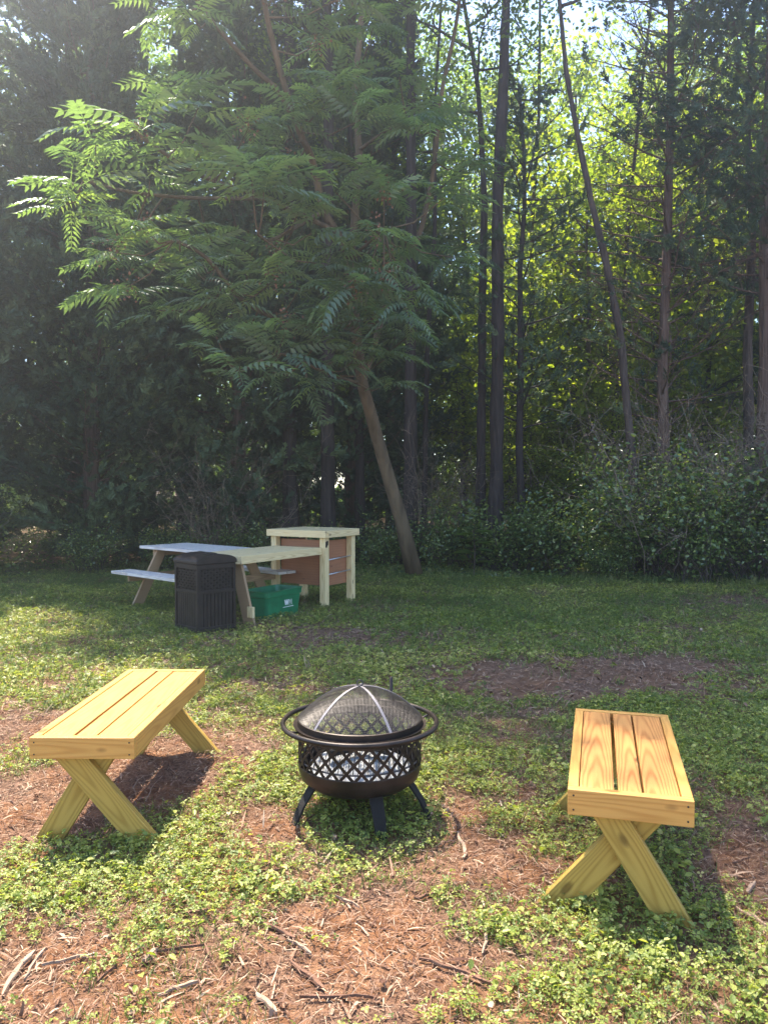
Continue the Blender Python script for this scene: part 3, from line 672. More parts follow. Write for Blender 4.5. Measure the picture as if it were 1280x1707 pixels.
for i, (p0, p1) in enumerate((((.078, zb), (.084, zt2)), ((.084, zt2), (.104, zb + .01)), ((.104, zb + .01), (.124, zt2)), ((.124, zt2), (.130, zb)), ((.078, zb), (.094, zb)), ((.114, zb), (.130, zb)))): stroke((x0 + p0[0], p0[1]), (x0 + p1[0], p1[1]), .004, ly - e_ * i)
rr_ = random.Random(3); xq = x0 - .03
while xq < x0 + .15: 
    l_ = rr_.uniform(.006, .014); stroke((xq, .132), (xq + l_, .132), .008, ly); xq += l_ + .003
lg.build('logo', M_white, tb)

# ------------------------------------------------------------------ vegetation
def tree_root(name, x, y, label, cat='tree', group=None): return empty(name, (x, y, 0), label, cat, group)
LEAF2_V = np.array([[0, 0, 0], [.30, .35, .07], [.24, .72, .02], [0, 1, -.10], [-.24, .72, .02], [-.30, .35, .07]]); LEAF2_F = np.array([[0, 1, 2, 3], [0, 3, 4, 5]])
def wander(p, d, length, n, jit, g, lift=0.0):
    pts = [np.array(p, float)]; d = norm(np.array(d, float)); st = length / n
    for i in range(n):
        d = norm(d + g.normal(size=3) * jit + np.array([0, 0, lift])); pts.append(pts[-1] + d * st)
    return pts, d
def broadleaf(name, x, y, h, crown_r, z_base, seed, label, mat_leaf, mat_bark, trunk_r=.12, n_limb=14, leaves=9000, leaf_size=(.07, .12), lean=(0, 0), group=None, cat='tree', squash=.75, path=None, local=True, clump=.38, top_only=False):
    g = np.random.default_rng(seed); root = tree_root(name, x, y, label, cat, group); br = MB(); tips = []
    n = 9
    if path is None:
        path = [np.array([lean[0] * (i / n) ** 1.3 + g.normal() * .05 * i / n, lean[1] * (i / n) ** 1.3, h * .93 * i / n]) for i in range(n + 1)]
    else:
        path = [np.array(p, float) - np.array([x, y, 0]) for p in path]; n = len(path) - 1
    rad = [trunk_r * (1.25 if i == 0 else 1) * (1 - .85 * i / n) + .01 for i in range(n + 1)]
    P = np.array(path); fz = np.linspace(0, n, n * 6 + 1); ctr = np.stack([np.interp(fz, np.arange(n + 1), P[:, q]) for q in range(3)], 1)
    ctr[1:, :2] += np.cumsum(g.normal(size=(len(fz) - 1, 2)) * trunk_r * .06, 0) * .5; rr_f = np.interp(fz, np.arange(n + 1), rad) * g.uniform(.9, 1.12, len(fz)); rr_f[0] *= 1.5
    MB().tube(ctr, list(rr_f), 12).build('trunk', mat_bark, root, smooth=True)
    def on(z):
        for i in range(n):
            if P[i + 1][2] >= z: 
                u = (z - P[i][2]) / max(1e-6, P[i + 1][2] - P[i][2]); return P[i] * (1 - u) + P[i + 1] * u
        return P[-1]
    for i in range(n_limb):
        z = z_base + (h * .92 - z_base) * ((i + .5) / n_limb) * .97; a = i * 2.4 + g.normal() * .4; q = (z - z_base) / (h - z_base)
        L_ = crown_r * (math.sin(PI * (q * .75 + .18)) ** .7) * g.uniform(.8, 1.15)
        p = on(z); d = (math.cos(a), math.sin(a), .35 + q * .5); pts, dd = wander(p, d, L_, 5, .14, g, .04)
        r0 = trunk_r * .35 * (1 - q * .6) + .008
        br.tube(pts, [r0 * (1 - .75 * j / 5) for j in range(6)], 5, caps=False)
        for j in range(2, 6):
            for rep in range(3 if j < 5 else 4):
                d2 = norm(np.array(dd) + g.normal(size=3) * .8); p2, _ = wander(pts[j], d2, L_ * g.uniform(.22, .42), 3, .2, g, .02)
                br.tube(p2, [.012, .009, .006, .003], 3, caps=False); tips.append(p2[-1]); tips.append(p2[-2])
    br.build('limb', mat_bark, root, smooth=True)
    tips = np.array(tips); per = max(3, leaves // len(tips)); c = np.repeat(tips, per, 0) + g.normal(size=(len(tips) * per, 3)) * np.array([clump, clump, clump * squash]) * .8
    m = len(c); S = Soup()
    d = norm(g.normal(size=(m, 3)) * np.array([1, 1, .6]) + np.array([0, 0, -.35])); up = norm(g.normal(size=(m, 3)) * .65 + np.array([0, 0, 1.]))
    tone = np.repeat(g.random(len(tips)), per) * .35
    S.scatter(LEAF2_V, LEAF2_F, c, frames(d, up), g.uniform(*leaf_size, m), np.clip(g.normal(.28, .18, m) + tone, 0, 1))
    link('crown', S.mesh('crown'), mat_leaf, root)
    return root
def copy_tree(src, x, y, rz, s, label=None, name=None, group=None):
    r = src.copy(); COL.objects.link(r); r.location = (x, y, 0); r.rotation_euler.z = rz; r.scale = (s, s, s)
    if label: r['label'] = label
    if group: r['group'] = group
    for ch in list(src.children): c = ch.copy(); COL.objects.link(c); c.parent = r
    return r
# cedar spray template: flattened plume of small slivers
def spray_template(seed, n=26, L_=1.0):
    g = np.random.default_rng(seed); V = []; F = []
    for i in range(n):
        u = (i + .5) / n; side = (-1, 1, 0)[i % 3]; base = np.array([0, u * .75 * L_, .06 * math.sin(u * 3)])
        d = norm(np.array([side * g.uniform(.5, 1.0), 1.0, g.normal() * .45])); ln = (.40 * (1 - u * .55)) * g.uniform(.7, 1.2)
        wv = np.cross(d, norm(np.array([g.normal() * .5, g.normal() * .3, 1.]))); wv = norm(wv) * .042
        k = len(V); V += [base, base + d * ln * .5 + wv, base + d * ln, base + d * ln * .5 - wv]; F.append([k, k + 1, k + 2, k + 3])
    return np.array(V), np.array(F)
SPR = [spray_template(i) for i in range(3)]
def cedar(x, y, h, r, z0, seed, label, nb=110, sprays=30, mat=None, trunk_r=.16, lean=0, group=None, bark=None, cone=1.0, size=(.20, .36), bare=0.0, name='cedar_tree', path=None, zl=None):
    g = np.random.default_rng(seed); root = tree_root(name, x, y, label, 'tree', group); br = MB(); S = Soup()
    if path is None: path = [np.array([lean * (i / 8), 0, h * i / 8]) + (g.normal(size=3) * [.04, .04, 0]) for i in range(9)]
    else: path = [np.array(p, float) - np.array([x, y, 0]) for p in path]
    n = len(path) - 1; P = np.array(path)
    MB().tube(path, [trunk_r * (1.2 if i == 0 else 1) * (1 - .85 * i / n) + .015 for i in range(n + 1)], 10).build('trunk', bark or M_bark_cedar, root, smooth=True)
    pos = []; dr = []; tone = []
    for i in range(nb):
        q = (i + g.random()) / nb; z = z0 + (h - z0) * q; a = i * 2.399 + g.normal() * .3
        env = (1 - q) ** (.65 * cone) * (.55 + .45 * min(1, q * 6)); L_ = max(.35, r * env * g.uniform(.7, 1.2))
        p = np.array([np.interp(z, P[:, 2], P[:, 0]), np.interp(z, P[:, 2], P[:, 1]), z])
        pts, dd = wander(p, (math.cos(a), math.sin(a), g.uniform(.05, .5)), L_, 5, .1, g, .05)
        br.tube(pts, [.022 * (1 - .8 * j / 5) for j in range(6)], 4, caps=False)
        if q < bare: 
            for j in range(1, 5):
                for _ in range(3):
                    p2, _d = wander(pts[j], norm(np.array(dd) + g.normal(size=3) * .6), L_ * g.uniform(.2, .5), 3, .2, g, .03); br.tube(p2, [.007, .005, .004, .002], 3, caps=False)
            if g.random() < .75: continue
        t_ = g.random()
        m = int(sprays * (.4 + L_ / r))
        u = g.random(m) ** .7 * .85 + .15; idx = np.minimum((u * 5).astype(int), 4); fr_ = u * 5 - idx; PP = np.array(pts)
        c = PP[idx] * (1 - fr_)[:, None] + PP[idx + 1] * fr_[:, None]; sd_ = norm(np.cross(dd, [0, 0, 1.]))
        c = c + sd_ * (g.normal(size=m) * .22 * L_ * (1.05 - u * .6))[:, None] + g.normal(size=(m, 3)) * .09
        pos.append(c); dr.append(norm(dd[None] * .9 + g.normal(size=(m, 3)) * .55 + np.array([0, 0, .15]))); tone.append(np.full(m, t_))
    pos = np.concatenate(pos); dr = np.concatenate(dr); tone = np.concatenate(tone)
    for v in range(3):
        s = slice(v, None, 3); m = len(pos[s]); S.scatter(SPR[v][0], SPR[v][1], pos[s], frames(dr[s], rdir(m, .8, g)), g.uniform(*size, m), np.clip(tone[s] * .7 + g.normal(.12, .18, m), 0, 1))
    br.build('branch', bark or M_bark_cedar, root, smooth=True); link('crown', S.mesh('crown'), mat or M_cedar, root)
    return root

# --- left wall of cedars
cedar(-8.3, 13.8, 15.0, 2.8, .1, 101, 'dark green cedar at the far left edge of the clearing', 210, 62, size=(.22, .42))
cedar(-5.7, 15.2, 15.0, 3.0, .1, 102, 'tall dense cedar left of the tree with feathery leaves', 210, 62, size=(.22, .42))
cedar(-3.0, 16.2, 15.5, 3.0, .1, 103, 'dark cedar directly behind the picnic table', 210, 62, size=(.22, .42))
cedar(-.7, 17.2, 16.5, 2.9, .2, 104, 'dark cedar behind the leaning tan trunk', 190, 52, size=(.22, .42))
cedar(-9.6, 15.3, 14.0, 2.9, .2, 108, 'cedar at the left edge behind the pale dead brush', 140, 46, size=(.2, .38))
cedar(-13.2, 19.5, 17.0, 3.2, .2, 109, 'tall cedar deep in the woods beyond the left edge', 120, 40, size=(.22, .4))
cedar(-10.6, 16.5, 13.0, 3.0, .3, 105, 'cedar deep behind the far left cedar', 130, 40, size=(.2, .38))
cedar(-7.4, 18.5, 18.5, 3.4, .3, 106, 'tall cedar rising behind the left cedars', 130, 40, size=(.22, .4))
cedar(.2, 18.5, 13.0, 2.3, 1.0, 107, 'slim dark cedar between the feathery tree and the straight dark trunk', 120, 36, size=(.22, .4))
# --- right cedars
cedar(6.8, 13.8, 15.5, 2.8, 4.6, 111, 'big dark cedar at the right edge of the clearing', 150, 46, size=(.2, .36), bare=.08)
cedar(9.3, 15.8, 13.0, 2.6, 2.5, 112, 'dark cedar half outside the right edge', 130, 40, size=(.22, .38))
pth = [at(1105, 960, 14.2) * [1, 1, 0], at(1108, 800, 14.2), at(1104, 620, 14.2), at(1112, 400, 14.2), at(1117, 200, 14.2), at(1118, 0, 14.2), at(1122, -180, 14.2), at(1125, -420, 14.2)]
cedar(pth[0][0], 14.2, 15.5, 2.6, 2.6, 113, 'cedar with bare reddish trunk and dead lower branches right of the sky gap', 150, 14, bare=.68, path=pth, trunk_r=.10, size=(.2, .36))
# --- the straight dark trunk
pth = [at(824, 950, 14.0) * [1, 1, 0], at(826, 780, 14), at(829, 560, 14), at(828, 340, 14), at(838, 160, 14), at(846, 0, 14), at(848, -250, 14), at(840, -700, 13.9), at(820, -1000, 13.8), at(800, -1150, 13.8)]
broadleaf('oak_tree', pth[0][0], 14.0, 22.0, 2.9, 11.8, 121, 'tall straight dark trunk left of the sky gap', M_decid, M_bark_dark, .125, 32, 46000, (.10, .16), path=pth, clump=.55)
cedar(2.55, 14.6, 9.0, 1.75, 2.6, 122, 'thin cedar with drooping dark boughs just behind the straight dark trunk', 44, 18, size=(.2, .34), bark=M_bark_dark, trunk_r=.07, cone=.5)
pth = [at(800, 955, 14.8) * [1, 1, 0], at(802, 700, 14.8), at(803, 500, 14.8), at(806, 330, 14.8), at(795, 150, 14.8), at(770, 0, 14.8), at(760, -300, 14.8)]
broadleaf('slender_tree', pth[0][0], 14.8, 14.0, 1.8, 8.0, 123, 'thin upright stem immediately left of the straight dark trunk', M_decid, M_bark_dark, .085, 12, 5000, (.07, .11), path=pth)
pth = [at(1070, 960, 13.6) * [1, 1, 0], at(1048, 700, 13.6), at(1035, 560, 13.6), at(1010, 430, 13.6), at(985, 330, 13.6), at(965, 230, 13.6), at(945, 120, 13.6), at(934, 0, 13.6), at(925, -200, 13.6), at(920, -500, 13.6)]
broadleaf('leaning_tree', pth[0][0], 13.6, 15.0, 1.7, 9.7, 124, 'thin dark trunk leaning left across the sky gap', M_decid, M_bark, .07, 15, 6500, (.06, .10), path=pth)
for i, (a, b_, c, d_, lab) in enumerate(((705, 735, 15.5, .05, 'thin sapling stem right of the leaning tan trunk'), (870, 905, 17.5, .06, 'crooked thin stem just right of the straight dark trunk'), (1000, 1085, 16.5, .05, 'slight tilted stem between leaning trunk and bare cedar'), (1245, 1252, 14.8, .10, 'dark stem at the right edge under the big cedar'), (490, 480, 15.4, .11, 'dark trunk seen above the prep table, left one'), (600, 585, 16.0, .09, 'dark trunk beside the leaning tan trunk'))):
    p_ = [at(a, 950, c) * [1, 1, 0]] + [at(a + (b_ - a) * u + random.uniform(-6, 6), 950 - 950 * u, c) for u in (.2, .4, .6, .8, 1, 1.3)]
    broadleaf('sapling', p_[0][0], c, float(p_[-1][2]), 1.3, 7.0, 130 + i, lab, M_decid, M_bark_dark if i != 3 else M_bark, d_, 8, 1500, (.06, .10), path=p_)

# --- pinnate-leaved tree (tree of heaven / sumac)
def pinnate(seed, npair=12):
    g = np.random.default_rng(seed); V = []; F = []; prev = None
    cur = lambda u: np.array([.05 * math.sin(u * 2 + seed), u * (1 - .16 * u), .12 * u - .50 * u * u])
    for i in range(12):   # rachis
        u0, u1 = i / 12, (i + 1) / 12; a, b_ = cur(u0), cur(u1); k = len(V); wv = np.array([.006, 0, 0]); V += [a - wv, a + wv, b_ + wv, b_ - wv]; F.append([k, k + 1, k + 2, k + 3])
    for i in range(npair):
        u = .16 + .82 * i / (npair - 1); c = cur(u)
        for s in (-1, 1):
            ln = .26 * (1 - .45 * abs(u - .45) ** 1.2 * 1.6) * g.uniform(.9, 1.08); d = norm(np.array([s * 1.0, .40 + .5 * u, -.62 + g.normal() * .15])); sd_ = norm(np.cross(d, [0, 0, 1.])) * .036
            up = np.array([0, 0, .012]); k = len(V)
            V += [c, c + d * ln * .35 + sd_ + up, c + d * ln * .35 - sd_ + up, c + d * ln + np.array([0, 0, -.03])]; F += [[k, k + 1, k + 3, k], [k, k + 3, k + 2, k]]
    return np.array(V), np.array(F)
def clean(V, F):
    # degenerate quads become two-vertex-shared tris : split quads into tris
    T = []
    for f in F:
        if f[0] == f[3]: T.append([f[0], f[1], f[2]])
        else: T += [[f[0], f[1], f[2]], [f[0], f[2], f[3]]]
    return V, np.array(T)
PIN = [clean(*pinnate(i, 8 + i % 2)) for i in range(4)]
g = np.random.default_rng(55)
sx, sy = at(693, 935, 13.2)[0], 13.2
su = tree_root('pinnate_tree', sx, sy, 'large tree with feathery compound leaves on a leaning tan trunk', 'tree')
off = np.array([sx, sy, 0]); tk = MB()
def limb(spec, r0, r1, par_mb, n=8):
    pts = [at(*s) - off for s in spec]
    out = []
    m = len(pts)
    for i in range(m - 1):
        for j in range(4): 
            u = j / 4; p_1 = pts[max(0, i - 1)]; p0, p1 = pts[i], pts[i + 1]; p2 = pts[min(m - 1, i + 2)]
            out.append(.5 * (2 * p0 + (p1 - p_1) * u + (2 * p_1 - 5 * p0 + 4 * p1 - p2) * u * u + (3 * p0 - p_1 - 3 * p1 + p2) * u ** 3))
    out.append(pts[-1]); k = len(out); par_mb.tube(out, [r0 + (r1 - r0) * i / (k - 1) for i in range(k)], n); return out
b0 = at(693, 935, 13.2); b0[2] = 0; tk_pts = [(693, 935, 13.2), (668, 865, 13.0), (640, 770, 12.7), (618, 690, 12.4), (604, 640, 12.2), (592, 540, 12.0), (583, 420, 11.9)]
tr = [at(*s) - off for s in tk_pts]; tr[0][2] = -.05; tk.tube(tr, [.15, .115, .105, .098, .09, .08, .07], 12); tk.build('trunk', M_bark_sumac, su, smooth=True)
LB = []
lm = MB()
for spec, r0, r1 in ((((583, 430, 11.9), (560, 385, 11.8), (540, 350, 11.6), (520, 265, 11.3), (500, 220, 11.0), (465, 110, 10.6), (440, 0, 10.2), (425, -120, 10)), .07, .03),
                     (((583, 430, 11.9), (590, 380, 11.9), (598, 250, 12), (590, 160, 12), (600, 60, 12), (606, -60, 12), (610, -250, 12)), .065, .035),
                     (((520, 265, 11.3), (470, 160, 11), (420, 110, 10.7), (350, 30, 10.3), (300, -40, 10)), .045, .02),
                     (((604, 640, 12.2), (640, 520, 12.3), (665, 443, 12.3), (690, 410, 12.3), (706, 365, 12.3), (724, 270, 12.2), (735, 160, 12.0), (760, 40, 11.8), (775, -80, 11.7)), .055, .025),
                     (((540, 350, 11.6), (490, 380, 11), (450, 400, 10.4), (430, 390, 9.9)), .035, .018),
                     (((592, 540, 12.0), (500, 540, 11.4), (410, 505, 10.8), (345, 430, 10.2), (290, 400, 9.8)), .045, .022),
                     (((560, 385, 11.8), (440, 330, 11), (330, 290, 10.3), (240, 230, 9.8), (205, 200, 9.6)), .04, .018),
                     (((440, 330, 11), (330, 330, 10.4), (220, 320, 9.9), (140, 300, 9.6)), .03, .015),
                     (((604, 640, 12.2), (540, 620, 11.6), (470, 590, 11), (400, 620, 10.5)), .03, .015),
                     (((598, 250, 12), (640, 220, 11.5), (680, 200, 11.2)), .03, .015),
                     (((583, 430, 11.9), (620, 400, 11.3), (640, 380, 10.8)), .03, .015)):
    LB.append(limb(spec, r0, r1, lm, 7))
lm.build('limb', M_bark_sumac, su, smooth=True)
hand = [(232, 215, 9.6, 1.15), (160, 240, 9.6, 1.0), (120, 305, 9.5, 1.1), (110, 340, 9.6, 1.0), (250, 300, 9.8, 1), (330, 180, 10, 1), (420, 300, 9.6, 1.1), (440, 320, 9.6, 1.0), (300, 400, 9.8, 1.1), (210, 480, 9.9, 1), (240, 380, 9.9, 1), (190, 420, 9.9, .9), (400, 610, 10, 1.05), (470, 590, 10.3, 1), (600, 200, 10.4, 1.05), (690, 200, 10.6, 1.05), (720, 220, 10.7, 1), (620, 390, 10.3, 1.05), (560, 320, 10.3, .9), (590, 480, 10.3, 1.15), (640, 460, 10.4, 1.1), (540, 560, 10.6, .9), (500, 480, 10.5, 1), (250, 10, 9.9, 1), (320, 30, 10, 1), (560, 140, 10.8, 1), (490, 180, 10.6, .9), (680, 560, 11, .8), (640, 330, 10.6, 1), (740, 330, 11.2, .9), (680, 410, 11, .9), (385, 500, 10.4, .9), (340, 460, 10.2, .9), (650, 640, 11.5, .7), (520, 640, 11, .8), (600, 590, 11.2, .9), (560, 600, 10.9, .9), (640, 600, 11.2, .9), (620, 530, 11, 1), (570, 520, 10.9, .9), (590, 430, 10.8, 1), (540, 440, 10.6, .95), (455, 470, 10.3, 1), (480, 540, 10.5, .9), (700, 480, 11.2, .9), (360, 560, 10.2, .8)]
cl = [(a, b_, c, d_) for a, b_, c, d_ in hand]
def inpoly(px, py):
    lo = np.interp(px, [0, 100, 200, 300, 420, 560, 700, 800], [380, 430, 560, 620, 690, 640, 560, 430]); return py < lo - 40
tries = 0
while len(cl) < 92:
    px, py = g.uniform(130, 790), g.uniform(-260, 640)
    if not inpoly(px, py) or (px < 230 and py < 130) or (px < 330 and py < 330 and g.random() < .7) or (px > 700 and g.random() < .5): continue
    cl.append((px, py, g.uniform(9.9, 12.2), g.uniform(.75, 1.05)))
S = Soup(); SD = Soup(); tw = MB(); allb = np.concatenate([np.array(l) for l in LB])
for (px, py, dd, s) in cl:
    c = at(px, py, dd) - off; j = np.argmin(((allb - c) ** 2).sum(1) + (allb[:, 2] > c[2] + .2) * .5); b_ = allb[j]
    mid = (b_ + c) / 2 + np.array([0, 0, -.12]); tw.tube([b_, mid, c], [.014, .011, .007], 5, caps=False)
    m = int(g.integers(7, 11)); ax = norm(c - b_ + np.array([0, 0, .2]))
    az = g.uniform(0, 6.28) + np.arange(m) * 2.4
    d = np.stack([np.cos(az), np.sin(az), g.uniform(-.15, .75, m)], 1) + ax * .35; d = norm(d)
    up = norm(np.array([[0, 0, 1.]]) + g.normal(size=(m, 3)) * .25)
    v = int(g.integers(0, 4)); S.scatter(PIN[v][0], PIN[v][1], c[None] + g.normal(size=(m, 3)) * [.03, .03, .06], frames(d, up), g.uniform(.52, .90, m) * s, np.clip(g.normal(.4, .28, m), 0, 1))
    if g.random() < .3:
        m = 50; SD.scatter(SIMP_V, SIMP_F, c + g.normal(size=(m, 3)) * [.09, .09, .10] + [0, 0, .04], frames(rdir(m, 0, g), rdir(m, 0, g)), g.uniform(.03, .05, m), g.random(m))
tw.build('twig', M_bark_sumac, su, smooth=True)
link('crown', S.mesh('crown'), M_sumac, su); link('seed_clusters', SD.mesh('seed_clusters'), M_seed, su)

# --- tall shading trees (crowns above the frame)
bigs = [(-1.9, 15.6, 22.5, 3.2, 13.5, 'tall oak whose crown rises above the cedars, behind the picnic table'), (.5, 15.0, 21.5, 3.3, 13.5, 'tall oak behind the leaning tan trunk'), (-5.2, 20.0, 22.0, 3.4, 14, 'tall oak behind the left cedars'), (-1.1, 15.1, 22.5, 3.0, 14.5, 'tall slim oak partly hidden by the feathery leaves, left of the leaning tan trunk')]
o0 = None
for i, (x_, y_, h_, r_, zb_, lab) in enumerate(bigs):
    if i in (0, 2): 
        o0 = broadleaf('oak_tree', x_, y_, h_, r_, zb_, 200 + i, lab, M_decid, M_bark_dark, .13, 30, 42000, (.10, .16), group='tall oaks above the cedars', clump=.55)
    else: copy_tree(o0, x_, y_, i * 1.3, h_ / 22.0, lab)
# --- sunlit deciduous trees behind on the right
dA = broadleaf('broadleaf_tree', 5.4, 22.0, 13.5, 3.0, 1.5, 301, 'sunlit yellow-green tree seen between the leaning trunk and the bare cedar', M_yellow, M_bark, .12, 26, 15500, (.10, .17), group='sunlit trees behind the clearing edge', clump=.5)
dB = broadleaf('broadleaf_tree', 3.9, 19.0, 7.5, 2.2, .5, 302, 'low bright green tree right of the straight dark trunk', M_yellow, M_bark, .08, 20, 7000, (.10, .16), group='sunlit trees behind the clearing edge', clump=.42)
dC = broadleaf('broadleaf_tree', 2.5, 24.0, 15.0, 3.2, 1.5, 303, 'green tree behind the straight dark trunk', M_decid, M_bark, .13, 26, 19000, (.10, .17), group='sunlit trees behind the clearing edge', clump=.5)
G2 = 'trees in the woods behind'
for x_, y_, rz, s_, src, lab in ((8.3, 24, 1, 1.1, dA, 'bright tree behind the bare cedar'), (4.55, 17.3, 2.6, 1.1, dB, 'bright yellow-green tree filling the space below the sky gap'), (6.5, 18.6, 4.4, 1.3, dB, 'yellow-green tree close behind the bare cedar trunk'), (3.0, 18.2, 5.4, .85, dB, 'bright green tree close behind the straight dark trunk'), (3.1, 16.4, 1.4, .42, dB, 'small sunlit bush in the low gap right of the straight dark trunk'), (3.9, 16.9, .6, .5, dB, 'sunlit bush in the low gap left of the leaning thin trunk'), (4.9, 16.2, 3.6, .5, dB, 'sunlit bush between the leaning trunk and the bare cedar'), (7.9, 19.0, 5.9, 1.2, dB, 'green tree between the bare cedar and the big right cedar'), (11.5, 27, 2, 1.15, dC, None),  (0.2, 25, 4, 1.05, dC, None), (-3, 24, 5, 1.05, dC, None), (-7.5, 25, .5, 1.1, dC, None), (-12, 24, 1.5, 1.0, dC, None), (13, 22, 2.5, 1.0, dA, None), (-16, 19, 2.5, 1.0, dC, None), (16, 20, .3, 1.0, dC, None),  (-1.5, 32, 3.2, 1.2, dC, None), (10.5, 19.5, 4, .9, dC, None), (5.9, 17.6, 3.3, .55, dB, 'small bright green tree right of the leaning trunk'), (7.6, 20.5, 1.3, .95, dB, 'low bright tree behind the shrubs on the right'), (2.2, 21.5, 2.2, .9, dB, 'low bright tree left of the straight dark trunk'), (-10, 30, 2, 1.2, dC, None), (14, 32, 1, 1.2, dC, None), (-6, 36, 1, 1.3, dC, None), (6, 38, 4, 1.25, dA, None), (19, 27, 4, 1.2, dC, None), (-19, 27, 4, 1.2, dC, None)):
    copy_tree(src, x_, y_, rz, s_, lab or 'broadleaf tree in the shaded woods behind the clearing edge', group='sunlit trees behind the clearing edge' if lab else G2)
# far woods
S = Soup(); g = np.random.default_rng(77); m = 170000
x_ = g.uniform(-55, 60, m); y_ = g.uniform(36, 58, m); z_ = g.random(m) ** 1.5 * (11 + 5 * vnoise(x_, y_, .12, 41))
k = (vnoise(x_, z_ * 2.5, .35, 42) > .32); c = np.stack([x_, y_, z_], 1)[k]; m = len(c)
S.scatter(LEAF2_V, LEAF2_F, c, frames(rdir(m, -.2, g), rdir(m, .8, g)), g.uniform(.25, .55, m), np.clip(g.normal(.4, .2, m), 0, 1))
tag(link('far_woods', S.mesh('far_woods'), M_decid), 'distant green woods showing through gaps between the trees', 'woods', kind='stuff')

# --- shrubs
def shrub(name, x, y, h, r, seed, label, mat, leaves, size, group, stems=26, bark=None, dead=0):
    g = np.random.default_rng(seed); root = tree_root(name, x, y, label, 'shrub', group); br = MB(); tips = []
    for i in range(stems):
        a = g.uniform(0, 6.28); p, d = wander((g.normal() * r * .25, g.normal() * r * .25, 0), (math.cos(a) * .5, math.sin(a) * .5, 1), h * g.uniform(.6, 1.05), 6, .2, g, -.01)
        br.tube(p, [.010, .009, .008, .006, .005, .004, .002], 4, caps=False)
        for j in range(2, 7):
            for _ in range(3):
                p2, _d = wander(p[j], norm(d + g.normal(size=3)), h * g.uniform(.10, .26), 3, .3, g, 0); br.tube(p2, [.004, .0035, .003, .002], 3, caps=False); tips.append(p2[-1]); tips.append(p2[1])
    br.build('stem', bark or M_bark, root)
    tips = np.array(tips); per = max(1, leaves // len(tips)); c = np.repeat(tips, per, 0); m = len(c); c = c + g.normal(size=(m, 3)) * .10; c[:, 2] = np.abs(c[:, 2]) + .02
    S = Soup(); d = norm(g.normal(size=(m, 3)) * [1, 1, .5] + [0, 0, -.2]); S.scatter(LEAF2_V, LEAF2_F, c, frames(d, norm(g.normal(size=(m, 3)) * .55 + [0, -.25, 1.])), g.uniform(*size, m), np.clip(g.normal(.4, .25, m), 0, 1))
    link('foliage', S.mesh('foliage'), mat, root); return root
GS = 'shrubs along the edge of the clearing'
sA = shrub('shrub', 4.4, 13.0, 2.2, 1.1, 401, 'glossy green shrub right of the sky-lit gap at ground level', M_shrub, 5200, (.06, .11), GS, 30)
sB = shrub('shrub', 5.9, 12.6, 2.2, 1.0, 402, 'bushy glossy shrub in front of the big right cedar', M_shrub, 4600, (.05, .10), GS, 28)
sC = shrub('shrub', 3.0, 13.4, 1.3, .9, 403, 'low dark shrub right of the straight dark trunk base', M_shrub, 3600, (.05, .09), GS, 22)
sD = shrub('brushy_shrub', 5.0, 13.2, 3.4, 1.1, 404, 'tall tangle of pale dead twigs between the shrubs', M_cedar_brown, 900, (.03, .06), GS, 46, M_deadwood)
for x_, y_, rz, s_, src, lab in ((7.1, 12.2, 1, 1.15, sA, 'large shrub at the right edge of the clearing'), (7.9, 13.2, 2, 1.3, sB, 'tall shrub at the far right edge behind another shrub'), (6.4, 13.5, 3, 1.25, sD, 'pale dead brush beneath the big right cedar'), (3.7, 12.7, 2, .55, sC, 'knee-high shrub nearest the grass on the right of centre'), (5.0, 12.3, 4, .8, sB, 'medium shrub at the grass edge right of centre'), (2.1, 13.9, 4, 1.0, sC, 'low shrub at the foot of the straight dark trunk'), (1.4, 14.4, 1, .9, sC, 'low shrub between the dark trunk and the leaning tan trunk'), (4.9, 14.3, 5, .8, sA, 'shrub beneath the bare cedar'), (7.3, 13.0, .7, .9, sD, 'dead brush at the right edge'), 
                                 (-8.2, 12.5, 1, .9, sD, 'pale dead brush at the left edge of the clearing'), (-7.4, 13.0, 3, .8, sA, 'shrub at the left edge of the clearing'), (-5.2, 13.9, 2, .65, sC, 'low dark shrub left of the picnic table'), (-4.0, 14.2, 4, .6, sC, 'low dark shrub behind the left end of the picnic table'), (-2.6, 14.5, .4, .7, sC, 'low dark shrub behind the middle of the picnic table'), (-1.2, 14.6, 3, .65, sC, 'low dark shrub behind the raised bar top'), (-3.2, 14.9, 2.1, .8, sD, 'twiggy dead brush in the dark behind the picnic table'), (.1, 14.7, 1.1, .7, sC, 'low shrub left of the leaning tan trunk base'), (1.0, 15.4, 2.6, .8, sD, 'dead brush right of the leaning tan trunk'),
                                 (6.6, 15.0, .9, 1.0, sA, 'tall shrub behind the big right cedar trunk'), (8.6, 12.2, 3.9, 1.2, sA, 'shrub beyond the right edge'), (9.4, 13.5, 5.5, 1.3, sB, 'rear shrub beyond the right edge')):
    copy_tree(src, x_, y_, rz, s_, lab)
# broad-leaved weed by the dark trunk base
wd_ = empty('broadleaf_weed', (*gnd(785, 945), 0), 'tall broad-leaved weed standing at the wood edge left of the dark trunk', 'weed'); wd_.location = (1.52, 13.1, 0)
g = np.random.default_rng(9); MB().tube([(0, 0, 0), (.02, 0, .4), (0, .02, .8)], [.015, .012, .007], 6).build('stem', M_bark, wd_)
S = Soup(); m = 16; az = np.arange(m) * 2.4; zz = np.linspace(.25, .85, m); d = norm(np.stack([np.cos(az), np.sin(az), np.full(m, .1)], 1))
S.scatter(LEAF2_V, LEAF2_F, np.stack([np.zeros(m), np.zeros(m), zz], 1), frames(d, norm(np.array([[0, 0, 1.]]) + g.normal(size=(m, 3)) * .2)), g.uniform(.28, .42, m), g.random(m) * .5); link('foliage', S.mesh('foliage'), M_shrub, wd_)

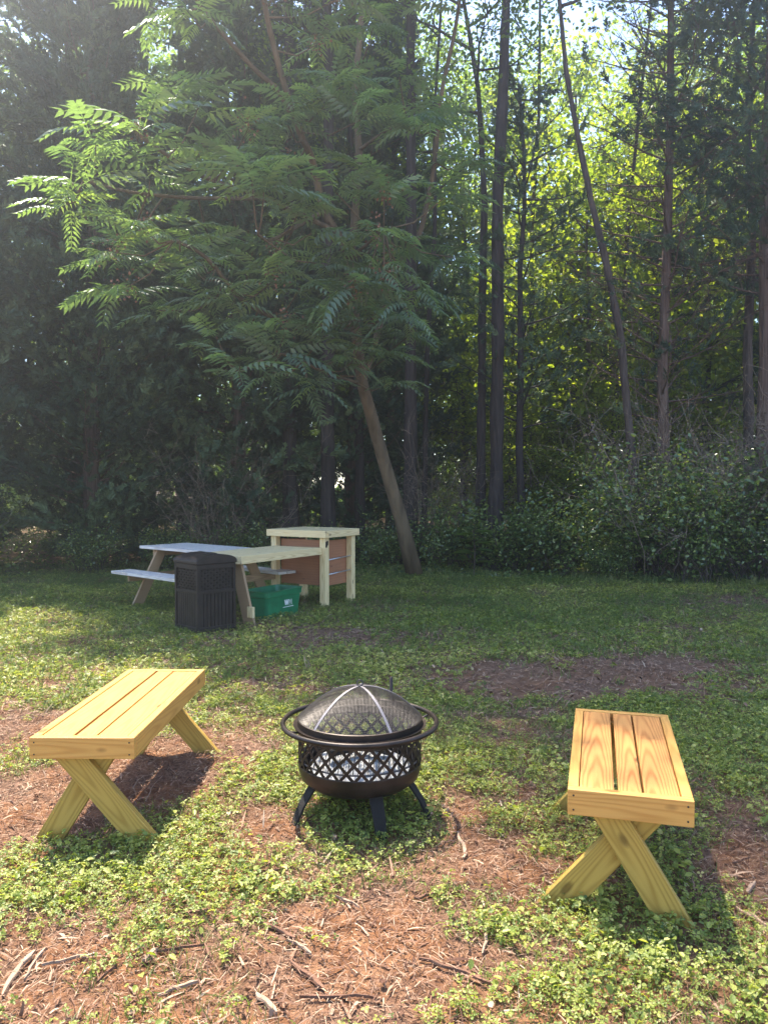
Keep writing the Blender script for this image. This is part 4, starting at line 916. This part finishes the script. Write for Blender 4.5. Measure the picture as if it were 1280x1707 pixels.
# --- undergrowth: ivy and leaf litter at the wood edge, one mass
S = Soup(); g = np.random.default_rng(91); m = 62000; x_ = g.uniform(-16, 16, m); edge = np.interp(x_, [-14, -7, -3, 1, 4, 7, 15], [14.2, 14.6, 14.4, 13.2, 12.4, 11.9, 11.6]); y_ = edge + g.random(m) ** 1.6 * 14 - .15
hgt = np.interp(x_, [1, 3], [1, .6]) * (.10 + .42 * vnoise(x_, y_, 1.0, 51)) * np.clip((y_ - edge) * 1.6 + .25, .1, 1.5)
S.scatter(LEAF2_V, LEAF2_F, np.stack([x_, y_, g.random(m) * hgt + .01], 1), frames(norm(g.normal(size=(m, 3)) * [1, 1, .4]), norm(g.normal(size=(m, 3)) * .5 + [0, 0, 1.])), g.uniform(.04, .085, m), np.clip(g.normal(.3, .22, m), 0, 1))
tag(link('undergrowth', S.mesh('undergrowth'), M_shrub), 'low ivy and weeds along the dark foot of the woods', 'undergrowth', kind='stuff')

# ------------------------------------------------------------------ added haze volume imitating the milky lens flare veil
hz = MB().box((0, 28, 12.4), (124, 68, 27.2)); hm = bpy.data.materials.new('added veil haze'); hm.use_nodes = True; t = hm.node_tree; t.nodes.clear()
vo = t.nodes.new('ShaderNodeVolumePrincipled'); oo = t.nodes.new('ShaderNodeOutputMaterial'); t.links.new(vo.outputs[0], oo.inputs['Volume'])
vo.inputs['Color'].default_value = (0.90, 0.93, 1.0, 1); vo.inputs['Density'].default_value = 0.0095; vo.inputs['Anisotropy'].default_value = 0.84
tag(hz.build('haze', hm), 'pale haze volume added to imitate the milky lens flare veil', 'haze', kind='stuff')

# tall grass tufts making the edge of the woods ragged
S = Soup(); g = np.random.default_rng(93); nt_ = 420; tx = g.uniform(-13, 14, nt_); te = np.interp(tx, [-14, -7, -3, 1, 4, 7, 15], [14.2, 14.6, 14.4, 13.2, 12.4, 11.9, 11.6]) - np.abs(g.normal(size=nt_)) * .45 + .25
per = 26; x_ = np.repeat(tx, per) + g.normal(size=nt_ * per) * .07; y_ = np.repeat(te, per) + g.normal(size=nt_ * per) * .07; m = len(x_)
ln = np.repeat(g.uniform(.05, .22, nt_), per) * g.uniform(.5, 1.1, m)
d = np.stack([g.normal(size=m) * .35, g.normal(size=m) * .35, np.ones(m)], 1)
S.scatter(BL_V, BLF, np.stack([x_, y_, gz(x_, y_)], 1), frames(d, rdir(m, 0, g)), np.stack([ln * .0 + .16, ln, ln], 1), np.clip(np.repeat(g.random(nt_), per) * .7 + g.random(m) * .3, 0, 1))
tag(link('tall_grass', S.mesh('tall_grass'), M_blade), 'ragged tufts of taller grass where the lawn meets the woods', 'tall grass', kind='stuff')
